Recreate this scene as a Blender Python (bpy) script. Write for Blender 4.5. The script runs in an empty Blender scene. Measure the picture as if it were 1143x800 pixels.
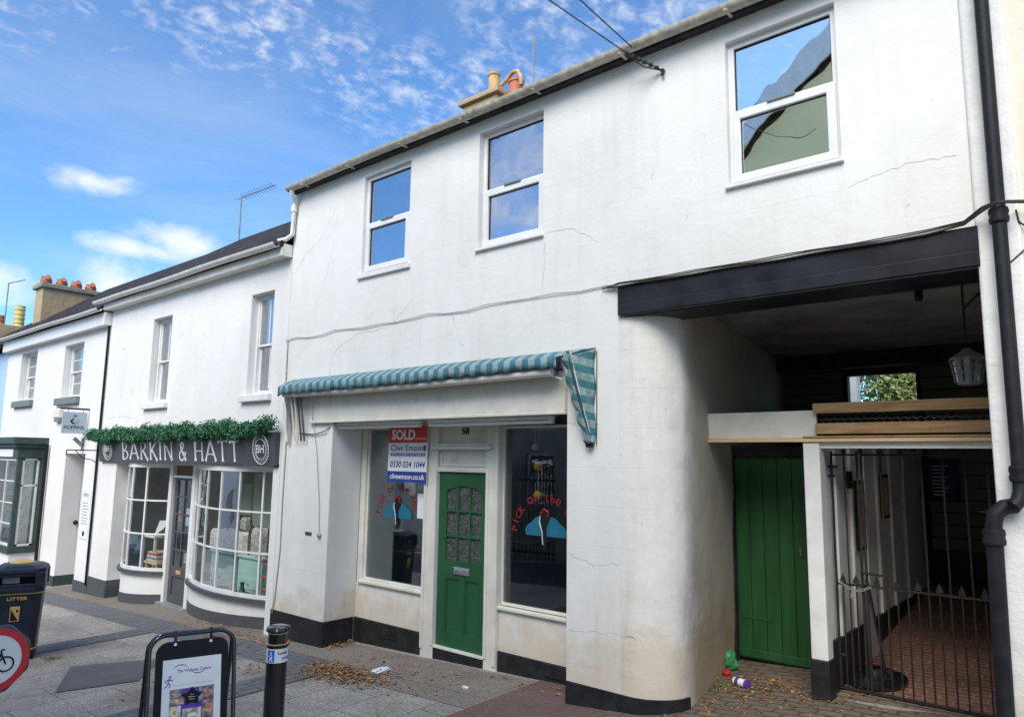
import bpy, math, random
from mathutils import Vector, Matrix
random.seed(7)
R_ = math.radians
scene = bpy.context.scene
C = scene.collection

# ------------------------------------------------------------ camera
cam = bpy.data.cameras.new('camera'); camo = bpy.data.objects.new('camera', cam); C.objects.link(camo)
Rm = Matrix(((0.7595236868937187, 0.07919204318323134, 0.6456410685077565),
             (0.6503179697007954, -0.11457297336354103, -0.7509724176418683),
             (0.014501976817236875, 0.9902533282302577, -0.13852089588682923)))
camo.matrix_world = Matrix.Translation((3.954, -5.392, 2.1)) @ Rm.to_4x4()
cam.sensor_width = 36; cam.lens = 25.42; cam.clip_start = .05; cam.clip_end = 3000
scene.camera = camo

# ------------------------------------------------------------ sky and sun
SUN_EL, SUN_AZ = 44, 162        # azimuth clockwise from +Y
world = bpy.data.worlds.new('World'); scene.world = world; world.use_nodes = True
nt = world.node_tree; nt.nodes.clear()
def wn(t, **k):
    n = nt.nodes.new(t)
    for a, b in k.items(): setattr(n, a, b)
    return n
L = nt.links.new
out = wn('ShaderNodeOutputWorld'); bg = wn('ShaderNodeBackground'); L(bg.outputs[0], out.inputs[0])
bg.inputs[1].default_value = .095
sky = wn('ShaderNodeTexSky', sky_type='NISHITA', sun_disc=False)
sky.sun_elevation = R_(SUN_EL); sky.sun_rotation = R_(SUN_AZ); sky.air_density = 1.0; sky.dust_density = .25; sky.ozone_density = 3.0
tc = wn('ShaderNodeTexCoord')
def wmath(op, a, b=None, clamp=False):
    n = wn('ShaderNodeMath', operation=op); n.use_clamp = clamp
    for i, v in enumerate((a, b)):
        if v is None: continue
        if isinstance(v, (int, float)): n.inputs[i].default_value = v
        else: L(v, n.inputs[i])
    return n.outputs[0]
def wvec(op, a, b):
    n = wn('ShaderNodeVectorMath', operation=op)
    for i, v in enumerate((a, b)):
        if isinstance(v, tuple): n.inputs[i].default_value = v
        else: L(v, n.inputs[i])
    return n
def wramp(v, a, b):
    n = wn('ShaderNodeMapRange', interpolation_type='SMOOTHSTEP'); L(v, n.inputs[0]); n.inputs[1].default_value = a; n.inputs[2].default_value = b
    return n.outputs[0]
sep = wn('ShaderNodeSeparateXYZ'); L(tc.outputs['Generated'], sep.inputs[0])
zz = wmath('MAXIMUM', sep.outputs[2], .03); zq = wmath('ADD', zz, .12)
cx = wmath('DIVIDE', sep.outputs[0], zq); cy = wmath('DIVIDE', sep.outputs[1], zq)
comb = wn('ShaderNodeCombineXYZ'); L(cx, comb.inputs[0]); L(cy, comb.inputs[1])
def wnoise(vec, scale, detail, rough, dist=0, offs=(0, 0, 0), sc=(1, 1, 1), rot=0):
    m = wn('ShaderNodeMapping'); L(vec, m.inputs[0]); m.inputs['Location'].default_value = offs; m.inputs['Scale'].default_value = sc; m.inputs['Rotation'].default_value = (0, 0, rot)
    n = wn('ShaderNodeTexNoise'); L(m.outputs[0], n.inputs['Vector'])
    n.inputs['Scale'].default_value = scale; n.inputs['Detail'].default_value = detail; n.inputs['Roughness'].default_value = rough; n.inputs['Distortion'].default_value = dist
    return n.outputs['Fac']
# high mackerel cloud
n1 = wnoise(comb.outputs[0], 2.0, 5, .55, .3, (3, 1, 0), (1, 1, 1))
n2 = wnoise(comb.outputs[0], 19, 9, .66, .25, (0, 5, 0), (1.0, .8, 1), .5)
hi = wmath('MULTIPLY', wramp(n1, .30, .60), wramp(n2, .40, .80))
hi = wmath('MULTIPLY', hi, wramp(sep.outputs[2], .34, .52))
n3 = wnoise(comb.outputs[0], 1.3, 7, .6, .6, (8, 2, 0), (1, .5, 1), .7)
veil = wmath('MULTIPLY', wramp(n3, .42, .85), .24)
# low cumulus banks
def blob(d, r, sx, sz):
    s = wvec('SUBTRACT', tc.outputs['Generated'], d); m = wvec('MULTIPLY', s.outputs[0], (sx, sx, sz))
    ln = wn('ShaderNodeVectorMath', operation='LENGTH'); L(m.outputs[0], ln.inputs[0])
    return wmath('SUBTRACT', 1.0, wmath('DIVIDE', ln.outputs['Value'], r))
bl = None
for d, r, sx, sz in (((-.904, .291, .315), .075, 1, 3.2), ((-.884, .395, .262), .085, 1, 2.6), ((-.90, .345, .247), .09, 1, 4.5), ((-.922, .325, .205), .085, 1, 1.7),
                     ((-.953, .215, .190), .07, 1, 1.9), ((-.86, .45, .225), .08, 1, 3.2), ((-.98, .1, .2), .12, 1, 2), ((-.5, -.8, .35), .35, 1, 2.2), ((.3, -.85, .4), .4, 1, 2.4), ((-.2, -.6, .75), .3, 1, 1.5), ((.9, -.2, .3), .3, 1, 2)):
    b_ = wmath('MAXIMUM', blob(d, r, sx, sz), 0)
    bl = b_ if bl is None else wmath('MAXIMUM', bl, b_)
n4 = wnoise(tc.outputs['Generated'], 13, 9, .62, .25, (1, 2, 3), (1, 1, 1.7))
cum = wramp(wmath('ADD', wmath('MULTIPLY', bl, .85), wmath('MULTIPLY', wmath('SUBTRACT', n4, .5), 1.5)), .12, .95)
cum = wmath('MULTIPLY', cum, wramp(bl, 0, .12))
cov = wmath('MAXIMUM', wmath('MAXIMUM', wmath('MULTIPLY', hi, .80), veil), wmath('MULTIPLY', cum, .8), True)
mix = wn('ShaderNodeMix', data_type='RGBA'); L(cov, mix.inputs[0])
tint = wn('ShaderNodeMix', data_type='RGBA', blend_type='MULTIPLY'); tint.inputs[0].default_value = 1; L(sky.outputs[0], tint.inputs[6]); tint.inputs[7].default_value = (.66, .97, 1.20, 1)
L(tint.outputs[2], mix.inputs[6]); mix.inputs[7].default_value = (5.6, 5.7, 5.9, 1)
L(mix.outputs[2], bg.inputs[0])
sun = bpy.data.lights.new('sun', 'SUN'); suno = bpy.data.objects.new('sun', sun); C.objects.link(suno)
sun.energy = 2.15; sun.angle = R_(42); sun.color = (1, .945, .85)  # added soft light from the street; true sunlight comes from behind the facade
az = R_(SUN_AZ); el = R_(SUN_EL)
sd = Vector((math.sin(az)*math.cos(el), math.cos(az)*math.cos(el), math.sin(el)))
suno.rotation_euler = sd.to_track_quat('Z', 'Y').to_euler()
scene.view_settings.view_transform = 'Standard'; scene.view_settings.look = 'None'; scene.view_settings.gamma = 1
scene.view_settings.exposure = 1.08

# ------------------------------------------------------------ materials
MATS = {}
class NM:
    def __init__(s, name):
        s.m = bpy.data.materials.new(name); s.m.use_nodes = True; s.t = s.m.node_tree; s.t.nodes.clear()
        s.out = s.n('ShaderNodeOutputMaterial'); s.p = s.n('ShaderNodeBsdfPrincipled'); s.l(s.p.outputs[0], s.out.inputs[0])
        g = s.n('ShaderNodeNewGeometry'); s.pos = g.outputs['Position']
    def n(s, t, **k):
        x = s.t.nodes.new(t)
        for a, b in k.items(): setattr(x, a, b)
        return x
    def l(s, a, b): s.t.links.new(a, b)
    def setv(s, sock, v):
        if isinstance(v, (int, float)): sock.default_value = v
        elif isinstance(v, tuple): sock.default_value = v if len(v) != 3 or sock.type == 'VECTOR' else (*v, 1)
        else: s.l(v, sock)
    def map(s, scale=(1, 1, 1), rot=(0, 0, 0), loc=(0, 0, 0), vec=None):
        m = s.n('ShaderNodeMapping'); s.l(vec or s.pos, m.inputs[0]); m.inputs['Scale'].default_value = scale; m.inputs['Rotation'].default_value = rot; m.inputs['Location'].default_value = loc
        return m.outputs[0]
    def noise(s, scale, detail=4, rough=.55, dist=0, vec=None):
        x = s.n('ShaderNodeTexNoise'); s.l(vec or s.pos, x.inputs['Vector'])
        for k, v in (('Scale', scale), ('Detail', detail), ('Roughness', rough), ('Distortion', dist)): x.inputs[k].default_value = v
        return x.outputs['Fac']
    def ramp(s, v, a, b, lo=0., hi=1.):
        x = s.n('ShaderNodeMapRange', interpolation_type='SMOOTHSTEP'); s.l(v, x.inputs[0])
        for i, q in enumerate((a, b, lo, hi)): x.inputs[i+1].default_value = q
        return x.outputs[0]
    def math(s, op, a, b=0.):
        x = s.n('ShaderNodeMath', operation=op); s.setv(x.inputs[0], a); s.setv(x.inputs[1], b); return x.outputs[0]
    def mix(s, f, a, b, mode='MIX'):
        x = s.n('ShaderNodeMix', data_type='RGBA', blend_type=mode); s.setv(x.inputs[0], f); s.setv(x.inputs[6], a); s.setv(x.inputs[7], b); return x.outputs[2]
    def bump(s, h, st, dist=.01, prev=None):
        x = s.n('ShaderNodeBump'); x.inputs['Strength'].default_value = st; x.inputs['Distance'].default_value = dist; s.l(h, x.inputs['Height'])
        if prev: s.l(prev, x.inputs['Normal'])
        return x.outputs[0]
    def fin(s, col, rough=.7, normal=None, metal=0, spec=None, coat=0):
        s.setv(s.p.inputs['Base Color'], col); s.setv(s.p.inputs['Roughness'], rough); s.p.inputs['Metallic'].default_value = metal
        if normal: s.l(normal, s.p.inputs['Normal'])
        if spec is not None: s.p.inputs['Specular IOR Level'].default_value = spec
        if coat: s.p.inputs['Coat Weight'].default_value = coat; s.p.inputs['Coat Roughness'].default_value = .1
        return s.m
def simple(name, col, rough=.5, var=.12, scale=6, bump=.1, bscale=60, metal=0, dirt=0, coat=0):
    if name in MATS: return MATS[name]
    n = NM(name)
    f = n.noise(scale, 5, .6)
    c = n.mix(n.ramp(f, .3, .7), tuple(x*(1-var) for x in col), tuple(min(1, x*(1+var)) for x in col))
    if dirt:
        d = n.ramp(n.noise(scale*.7, 8, .7, vec=n.map(loc=(3, 7, 1))), .5, .75, 0, dirt)
        c = n.mix(d, c, (.12, .10, .075))
    b = n.bump(n.noise(bscale, 4, .6), bump, .003)
    MATS[name] = n.fin(c, n.ramp(f, .2, .8, max(.03, rough-.08), min(1, rough+.1)), b, metal, coat=coat, spec=(.22 if max(col) < .1 and not coat and not metal else None)); return MATS[name]
def wall_mat(name, col, grime=.5, ashlar=.25, warm=(.42, .33, .22), low=None, lumps=.5, blockx=.75, blockz=.34, ymix=None):
    n = NM(name)
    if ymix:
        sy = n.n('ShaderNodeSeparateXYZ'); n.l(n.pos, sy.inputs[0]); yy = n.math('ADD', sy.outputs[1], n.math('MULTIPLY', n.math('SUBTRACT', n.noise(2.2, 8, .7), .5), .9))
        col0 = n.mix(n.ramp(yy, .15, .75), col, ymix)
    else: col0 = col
    big = n.noise(.7, 6, .6); mid = n.noise(3.2, 8, .65, .3)
    c = n.mix(n.ramp(big, .35, .7), col0, n.mix(1., col0, (.92, .91, .89), 'MULTIPLY'))
    # streaky weathering running down
    st = n.noise(1, 7, .7, .2, n.map((5, 5, .55)))
    c = n.mix(n.ramp(st, .46, .80, 0, min(1, .6*grime)), c, n.mix(1., c, (.76, .73, .68), 'MULTIPLY'))
    pt = n.ramp(n.noise(2.0, 9, .74, .4, n.map(loc=(9, 2, 5))), .54, .74, 0, .6*grime)
    c = n.mix(pt, c, n.mix(1., c, (.86, .78, .66), 'MULTIPLY'))
    # small chips and scuffs
    ch = n.ramp(n.noise(15, 4, .7, .8, n.map((1, 1, .45), loc=(4, 4, 4))), .69, .72, 0, .6*grime)
    c = n.mix(ch, c, warm)
    if low is not None:   # splash dirt just above the ground, patchy
        sp = n.n('ShaderNodeSeparateXYZ'); n.l(n.pos, sp.inputs[0])
        h = n.math('SUBTRACT', sp.outputs[2], n.math('MULTIPLY', sp.outputs[0], .05))
        h = n.math('ADD', h, n.math('MULTIPLY', n.math('SUBTRACT', mid, .5), 1.5))
        g = n.ramp(h, low, low+.55, .75, 0)
        c = n.mix(g, c, n.mix(1., c, (.82, .72, .58), 'MULTIPLY'))
    br = n.n('ShaderNodeTexBrick'); n.l(n.map((1, 1, 1), (R_(90), 0, 0)), br.inputs['Vector'])
    br.inputs['Scale'].default_value = 1; br.inputs['Brick Width'].default_value = blockx; br.inputs['Row Height'].default_value = blockz
    br.inputs['Mortar Size'].default_value = .004; br.inputs['Mortar Smooth'].default_value = .6
    amt = n.math('MULTIPLY', br.outputs['Fac'], n.ramp(n.noise(1.1, 4, .6, vec=n.map(loc=(2, 8, 3))), .40, .62, 0, 1))
    c = n.mix(n.math('MULTIPLY', amt, .35*ashlar), c, tuple(x*.55 for x in col))
    nb = n.bump(n.noise(2.4, 5, .6), lumps, .04)
    nb = n.bump(n.noise(24, 6, .65), .24, .006, nb)
    nb = n.bump(n.noise(110, 3, .6), .22, .002, nb)
    inv = n.math('SUBTRACT', 1., amt)
    nb = n.bump(inv, ashlar, .006, nb)
    return n.fin(c, .82, nb, spec=.25)
WHITE = (.80, .785, .755)
M_wall = wall_mat('white_render', WHITE, .65, .28, low=.24, lumps=.24)
M_pier = wall_mat('pier_render', (.79, .78, .755), .9, .3, low=.32, lumps=.8)
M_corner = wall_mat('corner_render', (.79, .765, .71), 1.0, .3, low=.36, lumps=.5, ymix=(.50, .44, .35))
M_pass = wall_mat('passage_render', (.70, .63, .52), 2.0, .25, (.10, .08, .06), low=.9, lumps=1.0)
M_wallb = wall_mat('white_render_clean', (.80, .79, .77), .5, .2, low=-.75, lumps=.3)
M_wallc = wall_mat('white_render_pale', (.80, .79, .775), .25, .1, low=-1.1, lumps=.25)
M_cream = wall_mat('cream_render', (.80, .75, .62), .8, .2, low=.3)
M_blue = wall_mat('pale_blue_render', (.42, .60, .74), .3, .1)
M_grey = wall_mat('grey_render', (.36, .35, .33), .5, .2)
M_yellow = wall_mat('yellow_render', (.95, .82, .45), .1, .1)
M_rough = wall_mat('rough_stone_render', (.50, .37, .22), 1.2, .2, (.12, .1, .08), lumps=1)
M_white = simple('white_paint', (.76, .75, .72), .45, .05, 5, .12, 80, dirt=.2)
M_upvc = simple('white_window_plastic', (.76, .755, .74), .35, .04, 5, .03, 80, dirt=.10)
M_creamp = simple('cream_paint', (.70, .67, .60), .5, .07, 4, .15, 60, dirt=.22)
M_black = simple('black_masonry_paint', (.022, .022, .024), .5, .35, 7, .6, 40, dirt=.15)
M_dgrey = simple('dark_grey_paint', (.085, .088, .095), .55, .12, 6, .3, 50, dirt=.12)
M_slategreen = simple('dark_green_grey_paint', (.05, .075, .07), .5, .15, 6, .2, 50)
M_sillgrey = simple('grey_green_sill', (.17, .20, .19), .6, .1, 6, .2, 50)
M_beam = simple('black_beam_paint', (.018, .019, .024), .38, .3, 3, .35, 22, dirt=.08)
M_fasc = simple('black_fascia', (.03, .03, .032), .6, .5, 8, .5, 30, dirt=.3)
M_gutter = simple('stained_gutter', (.50, .46, .38), .6, .25, 14, .5, 50, dirt=.35)
M_gutterw = simple('white_gutter', (.70, .68, .62), .45, .1, 9, .2, 50, dirt=.25)
M_pipe = simple('black_iron_pipe', (.012, .0125, .015), .55, .3, 9, .35, 40, dirt=.12)
M_iron = simple('wrought_iron', (.028, .026, .025), .7, .3, 20, .5, 90, dirt=.12)
M_gloss = simple('gloss_black', (.012, .012, .014), .16, .2, 9, .06, 60, coat=.6)
M_bin = simple('bin_plastic', (.022, .026, .045), .38, .2, 12, .25, 90, dirt=.06)
M_gold = simple('gold_paint', (.55, .38, .12), .4, .15, 20, .1, 90)
M_chrome = simple('bright_metal', (.62, .62, .60), .3, .1, 20, .1, 60, metal=.9)
M_terra = simple('terracotta', (.50, .17, .08), .75, .25, 10, .4, 60, dirt=.1)
M_buff = simple('buff_clay', (.58, .36, .15), .7, .2, 10, .4, 60, dirt=.15)
M_yclay = simple('yellow_clay', (.68, .52, .16), .7, .15, 10, .4, 60, dirt=.1)
M_cable = simple('dark_cable', (.04, .035, .03), .6, .2, 20, .1)
M_wcable = simple('painted_cable', (.36, .34, .31), .6, .2, 20, .1)
M_red = simple('sign_red', (.62, .02, .03), .4, .05)
M_navy = simple('sign_navy', (.02, .05, .28), .4, .05)
M_signw = simple('sign_white', (.80, .80, .80), .4, .03)
M_blkp = simple('print_black', (.012, .012, .014), .6, .1)
M_interior = simple('dim_interior', (.14, .14, .135), .9, .3, 1.2, .1)
M_intgreen = simple('green_interior', (.30, .60, .38), .9, .3, 2, .1)
M_dark = simple('dark_board', (.028, .026, .025), .8, .4, 4, .3)
M_paper = simple('paper', (.74, .78, .80), .7, .05)
M_red_t = simple('decal_red', (.36, .012, .02), .5, .1)
M_teal = simple('decal_teal', (.008, .14, .22), .5, .1)
M_orange = simple('orange_paper', (1.0, .45, .04), .8, .1)
M_wood = simple('old_wood', (.18, .10, .05), .7, .3, 14, .4)
M_mint = simple('mint_paint', (.42, .66, .58), .5, .06)
M_purple = simple('purple_print', (.10, .04, .35), .5, .2, 20)
M_lead = simple('lead_grey', (.24, .25, .25), .6, .2)
M_skin = simple('print_tan', (.55, .33, .18), .6, .35, 60)
M_skin2 = simple('print_photo_tones', (.55, .45, .36), .6, .5, 45)
M_plasticbag = simple('green_plastic', (.035, .24, .07), .35, .2, 20, .5)
M_tub = simple('purple_tub', (.10, .05, .32), .4, .1)
M_fabw = simple('white_fabric', (.72, .70, .66), .9, .05)
M_lant = simple('weathered_lamp_paint', (.20, .19, .17), .6, .2, 12, .2)
M_lace = simple('lace', (.65, .68, .72), .9, .05)
M_curt = simple('blue_grey_curtain', (.20, .27, .38), .9, .15, 8)
M_blind = simple('beige_blind', (.52, .50, .45), .9, .1)
M_pot = simple('dark_blue_glaze', (.03, .07, .12), .25, .2)
M_coral = simple('coral_paint', (.60, .14, .10), .6, .1)
M_stonecap = simple('stone_cap', (.30, .27, .22), .9, .25, 12, .6, 30, dirt=.3)

def green_door_mat():
    n = NM('green_door_paint'); f = n.noise(3, 6, .6)
    c = n.mix(n.ramp(f, .3, .7), (.013, .082, .030), (.018, .105, .040))
    g = n.noise(1, 6, .6, .2, n.map((60, 60, 3)))
    c = n.mix(n.ramp(g, .6, .8, 0, .4), c, (.03, .10, .05)); c = n.mix(n.ramp(n.noise(5, 7, .75, vec=n.map(loc=(3, 3, 3))), .52, .72, 0, .5), c, (.022, .075, .035)); c = n.mix(n.ramp(n.noise(22, 4, .7), .70, .73, 0, .7), c, (.20, .24, .18))
    return n.fin(c, .38, n.bump(g, .25, .003))
M_green = green_door_mat()
def gate_green():
    n = NM('dark_green_board_paint'); f = n.noise(1, 7, .65, .3, n.map((14, 14, 1.5)))
    c = n.mix(n.ramp(f, .3, .7), (.012, .075, .022), (.022, .115, .032))
    c = n.mix(n.ramp(n.noise(6, 8, .7), .6, .72, 0, .5), c, (.10, .12, .06))
    return n.fin(c, .5, n.bump(f, .35, .004))
M_green2 = gate_green()
def timber(name, a, b):
    n = NM(name); f = n.noise(1, 7, .65, .8, n.map((2.2, 30, 30)))
    k = n.ramp(n.noise(7, 2, .5, 0, n.map((.6, 1, 1))), .68, .74, 0, .7)
    c = n.mix(n.ramp(f, .3, .7), a, b); c = n.mix(k, c, tuple(x*.4 for x in a))
    return n.fin(c, .75, n.bump(f, .4, .003))
M_timber = timber('sawn_timber', (.27, .15, .065), (.46, .29, .14))
M_pine = timber('pale_pine', (.62, .42, .22), (.74, .56, .34))
def slate_mat(name, a, b):
    n = NM(name)
    br = n.n('ShaderNodeTexBrick'); n.l(n.map((1, 1.22, 0)), br.inputs['Vector']); br.inputs['Scale'].default_value = 1
    br.inputs['Brick Width'].default_value = .26; br.inputs['Row Height'].default_value = .19; br.inputs['Mortar Size'].default_value = .008; br.inputs['Bias'].default_value = 0
    br.inputs['Color1'].default_value = (*a, 1); br.inputs['Color2'].default_value = (*b, 1); br.inputs['Mortar'].default_value = (.02, .02, .02, 1)
    c = n.mix(n.ramp(n.noise(2.5, 7, .7), .45, .75, 0, .6), br.outputs['Color'], tuple(x*1.7 for x in a)); c = n.mix(n.ramp(n.noise(11, 4, .7), .42, .62), n.mix(1., c, (.45, .45, .48), 'MULTIPLY'), c); c = n.mix(n.ramp(n.noise(16, 3, .7, vec=n.map(loc=(7, 7, 7))), .60, .68, 0, .7), c, (.20, .17, .12))
    nb = n.bump(n.math('SUBTRACT', 1., br.outputs['Fac']), 1., .05); nb = n.bump(n.noise(14, 5, .6), .8, .03, nb)
    return n.fin(c, .85, nb, spec=.1)
M_slate = slate_mat('slate_tiles', (.075, .068, .07), (.04, .037, .04))
M_slate2 = slate_mat('grey_slate_tiles', (.20, .21, .22), (.13, .14, .15))
def paving_mat():
    n = NM('aggregate_slabs')
    v = n.n('ShaderNodeTexVoronoi'); n.l(n.pos, v.inputs['Vector']); v.inputs['Scale'].default_value = 95
    sc = n.n('ShaderNodeSeparateColor'); n.l(v.outputs['Color'], sc.inputs[0])
    sp = n.ramp(sc.outputs[0], .15, .9)
    c = n.mix(sp, (.23, .212, .185), (.44, .41, .37))
    v2 = n.n('ShaderNodeTexVoronoi'); n.l(n.pos, v2.inputs['Vector']); v2.inputs['Scale'].default_value = 38
    s2 = n.n('ShaderNodeSeparateColor'); n.l(v2.outputs['Color'], s2.inputs[0])
    c = n.mix(n.ramp(s2.outputs[1], .8, .95, 0, .5), c, (.45, .42, .38))
    br = n.n('ShaderNodeTexBrick'); n.l(n.map((1, 1, 0), (0, 0, R_(90)), (.05, .35, 0)), br.inputs['Vector']); br.inputs['Scale'].default_value = 1
    br.inputs['Brick Width'].default_value = .9; br.inputs['Row Height'].default_value = .6; br.inputs['Mortar Size'].default_value = .006; br.inputs['Mortar Smooth'].default_value = .3
    br.inputs['Color1'].default_value = (.85, .85, .85, 1); br.inputs['Color2'].default_value = (1.12, 1.1, 1.08, 1); br.inputs['Mortar'].default_value = (.38, .36, .33, 1)
    c = n.mix(1., c, br.outputs['Color'], 'MULTIPLY')
    c = n.mix(n.ramp(n.noise(1.2, 8, .68), .40, .75, 0, .8), c, (.14, .118, .09))
    c = n.mix(n.ramp(n.noise(9, 5, .7, vec=n.map(loc=(1, 4, 2))), .60, .70, 0, .35), c, (.09, .08, .07))
    c = n.mix(n.ramp(n.noise(.5, 5, .6, vec=n.map(loc=(5, 5, 0))), .5, .75, 0, .4), c, (.30, .29, .27))
    nb = n.bump(v.outputs['Distance'], .35, .006); nb = n.bump(n.math('SUBTRACT', 1., br.outputs['Fac']), .6, .01, nb)
    return n.fin(c, .85, nb)
M_pave = paving_mat()
def brick_floor(name, a, b, mort, bw, rh, rot=0, dirt=(.12, .09, .06), dfac=.7, rough=.75, msz=.008):
    n = NM(name)
    br = n.n('ShaderNodeTexBrick'); n.l(n.map((1, 1, 0), (0, 0, rot)), br.inputs['Vector']); br.inputs['Scale'].default_value = 1
    br.inputs['Brick Width'].default_value = bw; br.inputs['Row Height'].default_value = rh; br.inputs['Mortar Size'].default_value = msz; br.inputs['Mortar Smooth'].default_value = .2
    br.inputs['Color1'].default_value = (*a, 1); br.inputs['Color2'].default_value = (*b, 1); br.inputs['Mortar'].default_value = (*mort, 1)
    c = n.mix(n.ramp(n.noise(2.2, 8, .7), .42, .72, 0, dfac), br.outputs['Color'], dirt)
    c = n.mix(n.ramp(n.noise(40, 4, .6), .3, .7, 0, .35), c, tuple(x*.6 for x in a))
    nb = n.bump(n.math('SUBTRACT', 1., br.outputs['Fac']), .7, .012); nb = n.bump(n.noise(25, 5, .65), .6, .008, nb)
    return n.fin(c, rough, nb)
M_sett = brick_floor('dark_setts', (.135, .135, .143), (.185, .18, .188), (.05, .05, .05), .21, .105, R_(90), (.15, .14, .12), .5)
M_passf = brick_floor('red_brick_paving', (.30, .13, .085), (.20, .085, .06), (.36, .28, .22), .215, .075, 0, (.09, .055, .035), .55)
M_cobble = brick_floor('brown_cobbles', (.21, .155, .115), (.16, .12, .095), (.08, .06, .04), .2, .11, 0, (.17, .13, .085), .85, msz=.014)
def tarmac(name, a, b):
    n = NM(name); v = n.n('ShaderNodeTexVoronoi'); n.l(n.pos, v.inputs['Vector']); v.inputs['Scale'].default_value = 120
    sc = n.n('ShaderNodeSeparateColor'); n.l(v.outputs['Color'], sc.inputs[0])
    c = n.mix(n.ramp(sc.outputs[0], .1, 1), a, b); c = n.mix(n.ramp(n.noise(1.8, 8, .7), .45, .7, 0, .5), c, tuple(x*.75 for x in a))
    return n.fin(c, .9, n.bump(v.outputs['Distance'], .5, .006))
M_redtar = tarmac('red_brown_tarmac', (.125, .072, .062), (.20, .13, .115))
M_patch = tarmac('dark_tarmac_patch', (.10, .10, .105), (.15, .15, .15))
M_brownagg = tarmac('brown_aggregate', (.15, .125, .10), (.31, .27, .225))
M_road = tarmac('road_asphalt', (.05, .05, .05), (.085, .085, .085))
def glass_mat(name, refl, tint=(.85, .9, .9), rough=.0, wav=.0, top=.95, bl=.35):
    n = NM(name); n.t.nodes.remove(n.p)
    tr = n.n('ShaderNodeBsdfTransparent'); tr.inputs[0].default_value = (*tint, 1)
    gl = n.n('ShaderNodeBsdfGlossy'); gl.inputs['Roughness'].default_value = rough; gl.inputs['Color'].default_value = (.92, .95, 1, 1)
    if wav: n.l(n.bump(n.noise(1.6, 2, .5), wav, .02), gl.inputs['Normal'])
    lw = n.n('ShaderNodeLayerWeight'); lw.inputs[0].default_value = bl
    f = n.ramp(lw.outputs['Fresnel'], 0, 1, refl, top)
    mx = n.n('ShaderNodeMixShader'); n.l(f, mx.inputs[0]); n.l(tr.outputs[0], mx.inputs[1]); n.l(gl.outputs[0], mx.inputs[2]); n.l(mx.outputs[0], n.out.inputs[0])
    return n.m
M_glass_up = glass_mat('window_glass_reflective', .52, (.6, .65, .7), .0, .3)
M_glass_w3 = glass_mat('window_glass_bright', .94, (.6, .65, .7), .0, .22)
M_glass_shop = glass_mat('shop_glass', .09, (.9, .93, .9), .0, .05, .8, .28)
M_glass_bow = glass_mat('bow_pane_glass', .04, (.94, .96, .95), .0, .10, .6, .2)
def obscure_glass():
    n = NM('obscure_glass'); b = n.bump(n.noise(55, 3, .6, 2.), 1., .012)
    c = n.mix(n.ramp(n.noise(40, 3, .6, 2.), .45, .6), (.02, .025, .02), (.13, .13, .125))
    return n.fin(c, .12, b, spec=.8)
M_obs = obscure_glass()
def awning_mat(nm='striped_awning_canvas', side=False):
    n = NM(nm)
    sp = n.n('ShaderNodeSeparateXYZ'); n.l(n.pos, sp.inputs[0])
    def stripe(v, per, duty):
        a = n.math('FRACT', n.math('MULTIPLY', v, 1/per)); return n.ramp(a, duty-.03, duty+.03)
    yz = n.math('ADD', n.math('MULTIPLY', sp.outputs[1], 1.0), sp.outputs[2])
    sx = stripe(n.math('ADD', sp.outputs[0], n.math('MULTIPLY', sp.outputs[1], .4)), .15, .5)
    sz = stripe(yz, .13, .5)
    c = n.mix(sx, (.05, .18, .235), (.29, .37, .37)); c = n.mix(n.math('MULTIPLY', sz, .35), c, (.04, .18, .19))
    if side:
        s2 = stripe(n.math('ADD', sp.outputs[2], n.math('MULTIPLY', sp.outputs[0], .35)), .135, .5)
        c = n.mix(s2, (.03, .16, .19), (.27, .36, .34)); c = n.mix(n.math('MULTIPLY', stripe(n.math('ADD', sp.outputs[1], sp.outputs[0]), .12, .5), .4), c, (.06, .22, .22))
    c = n.mix(n.ramp(n.noise(7, 8, .75), .48, .75, 0, .85), c, (.12, .16, .15))
    c = n.mix(n.ramp(n.noise(16, 5, .7, vec=n.map((1, 3, 3))), .6, .72, 0, .4), c, (.50, .52, .48))
    return n.fin(c, .85, n.bump(n.noise(18, 5, .6), .6, .02))
M_awn = awning_mat()
M_awn2 = awning_mat('striped_awning_side', True)
def leaf_fabric():
    n = NM('leaf_print_fabric'); w = n.n('ShaderNodeTexWave'); n.l(n.map((1, 1, 1), (0, R_(35), 0)), w.inputs['Vector']); w.inputs['Scale'].default_value = 14; w.inputs['Distortion'].default_value = 9; w.inputs['Detail'].default_value = 2
    return n.fin(n.mix(n.ramp(w.outputs['Fac'], .45, .6), (.60, .62, .52), (.17, .27, .16)), .9)
M_leaffab = leaf_fabric()
def leaves_mat(name, a, b, t=.3, tex=30):
    n = NM(name); c = n.mix(n.ramp(n.noise(tex, 3, .6), .35, .65), a, b)
    return n.fin(c, .7)
M_garl = leaves_mat('garland_green', (.016, .085, .04), (.05, .21, .09), tex=12)
M_shrub = leaves_mat('shrub_green', (.16, .24, .07), (.42, .46, .18), tex=6)
M_fallen = leaves_mat('dead_leaf', (.13, .05, .02), (.46, .27, .10), tex=14)
M_weed = leaves_mat('weed_green', (.10, .17, .04), (.20, .22, .06))
def boards_mat():
    n = NM('dark_slatted_boards'); sp = n.n('ShaderNodeSeparateXYZ'); n.l(n.pos, sp.inputs[0])
    f = n.math('FRACT', n.math('MULTIPLY', sp.outputs[2], 6.5)); c = n.mix(n.ramp(f, .86, .92), (.13, .125, .115), (.02, .02, .02))
    return n.fin(c, .7, n.bump(f, .4, .01))
M_slats = boards_mat()
M_ceil = simple('dark_ceiling', (.36, .34, .32), .85, .3, 1.5, .3)

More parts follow.
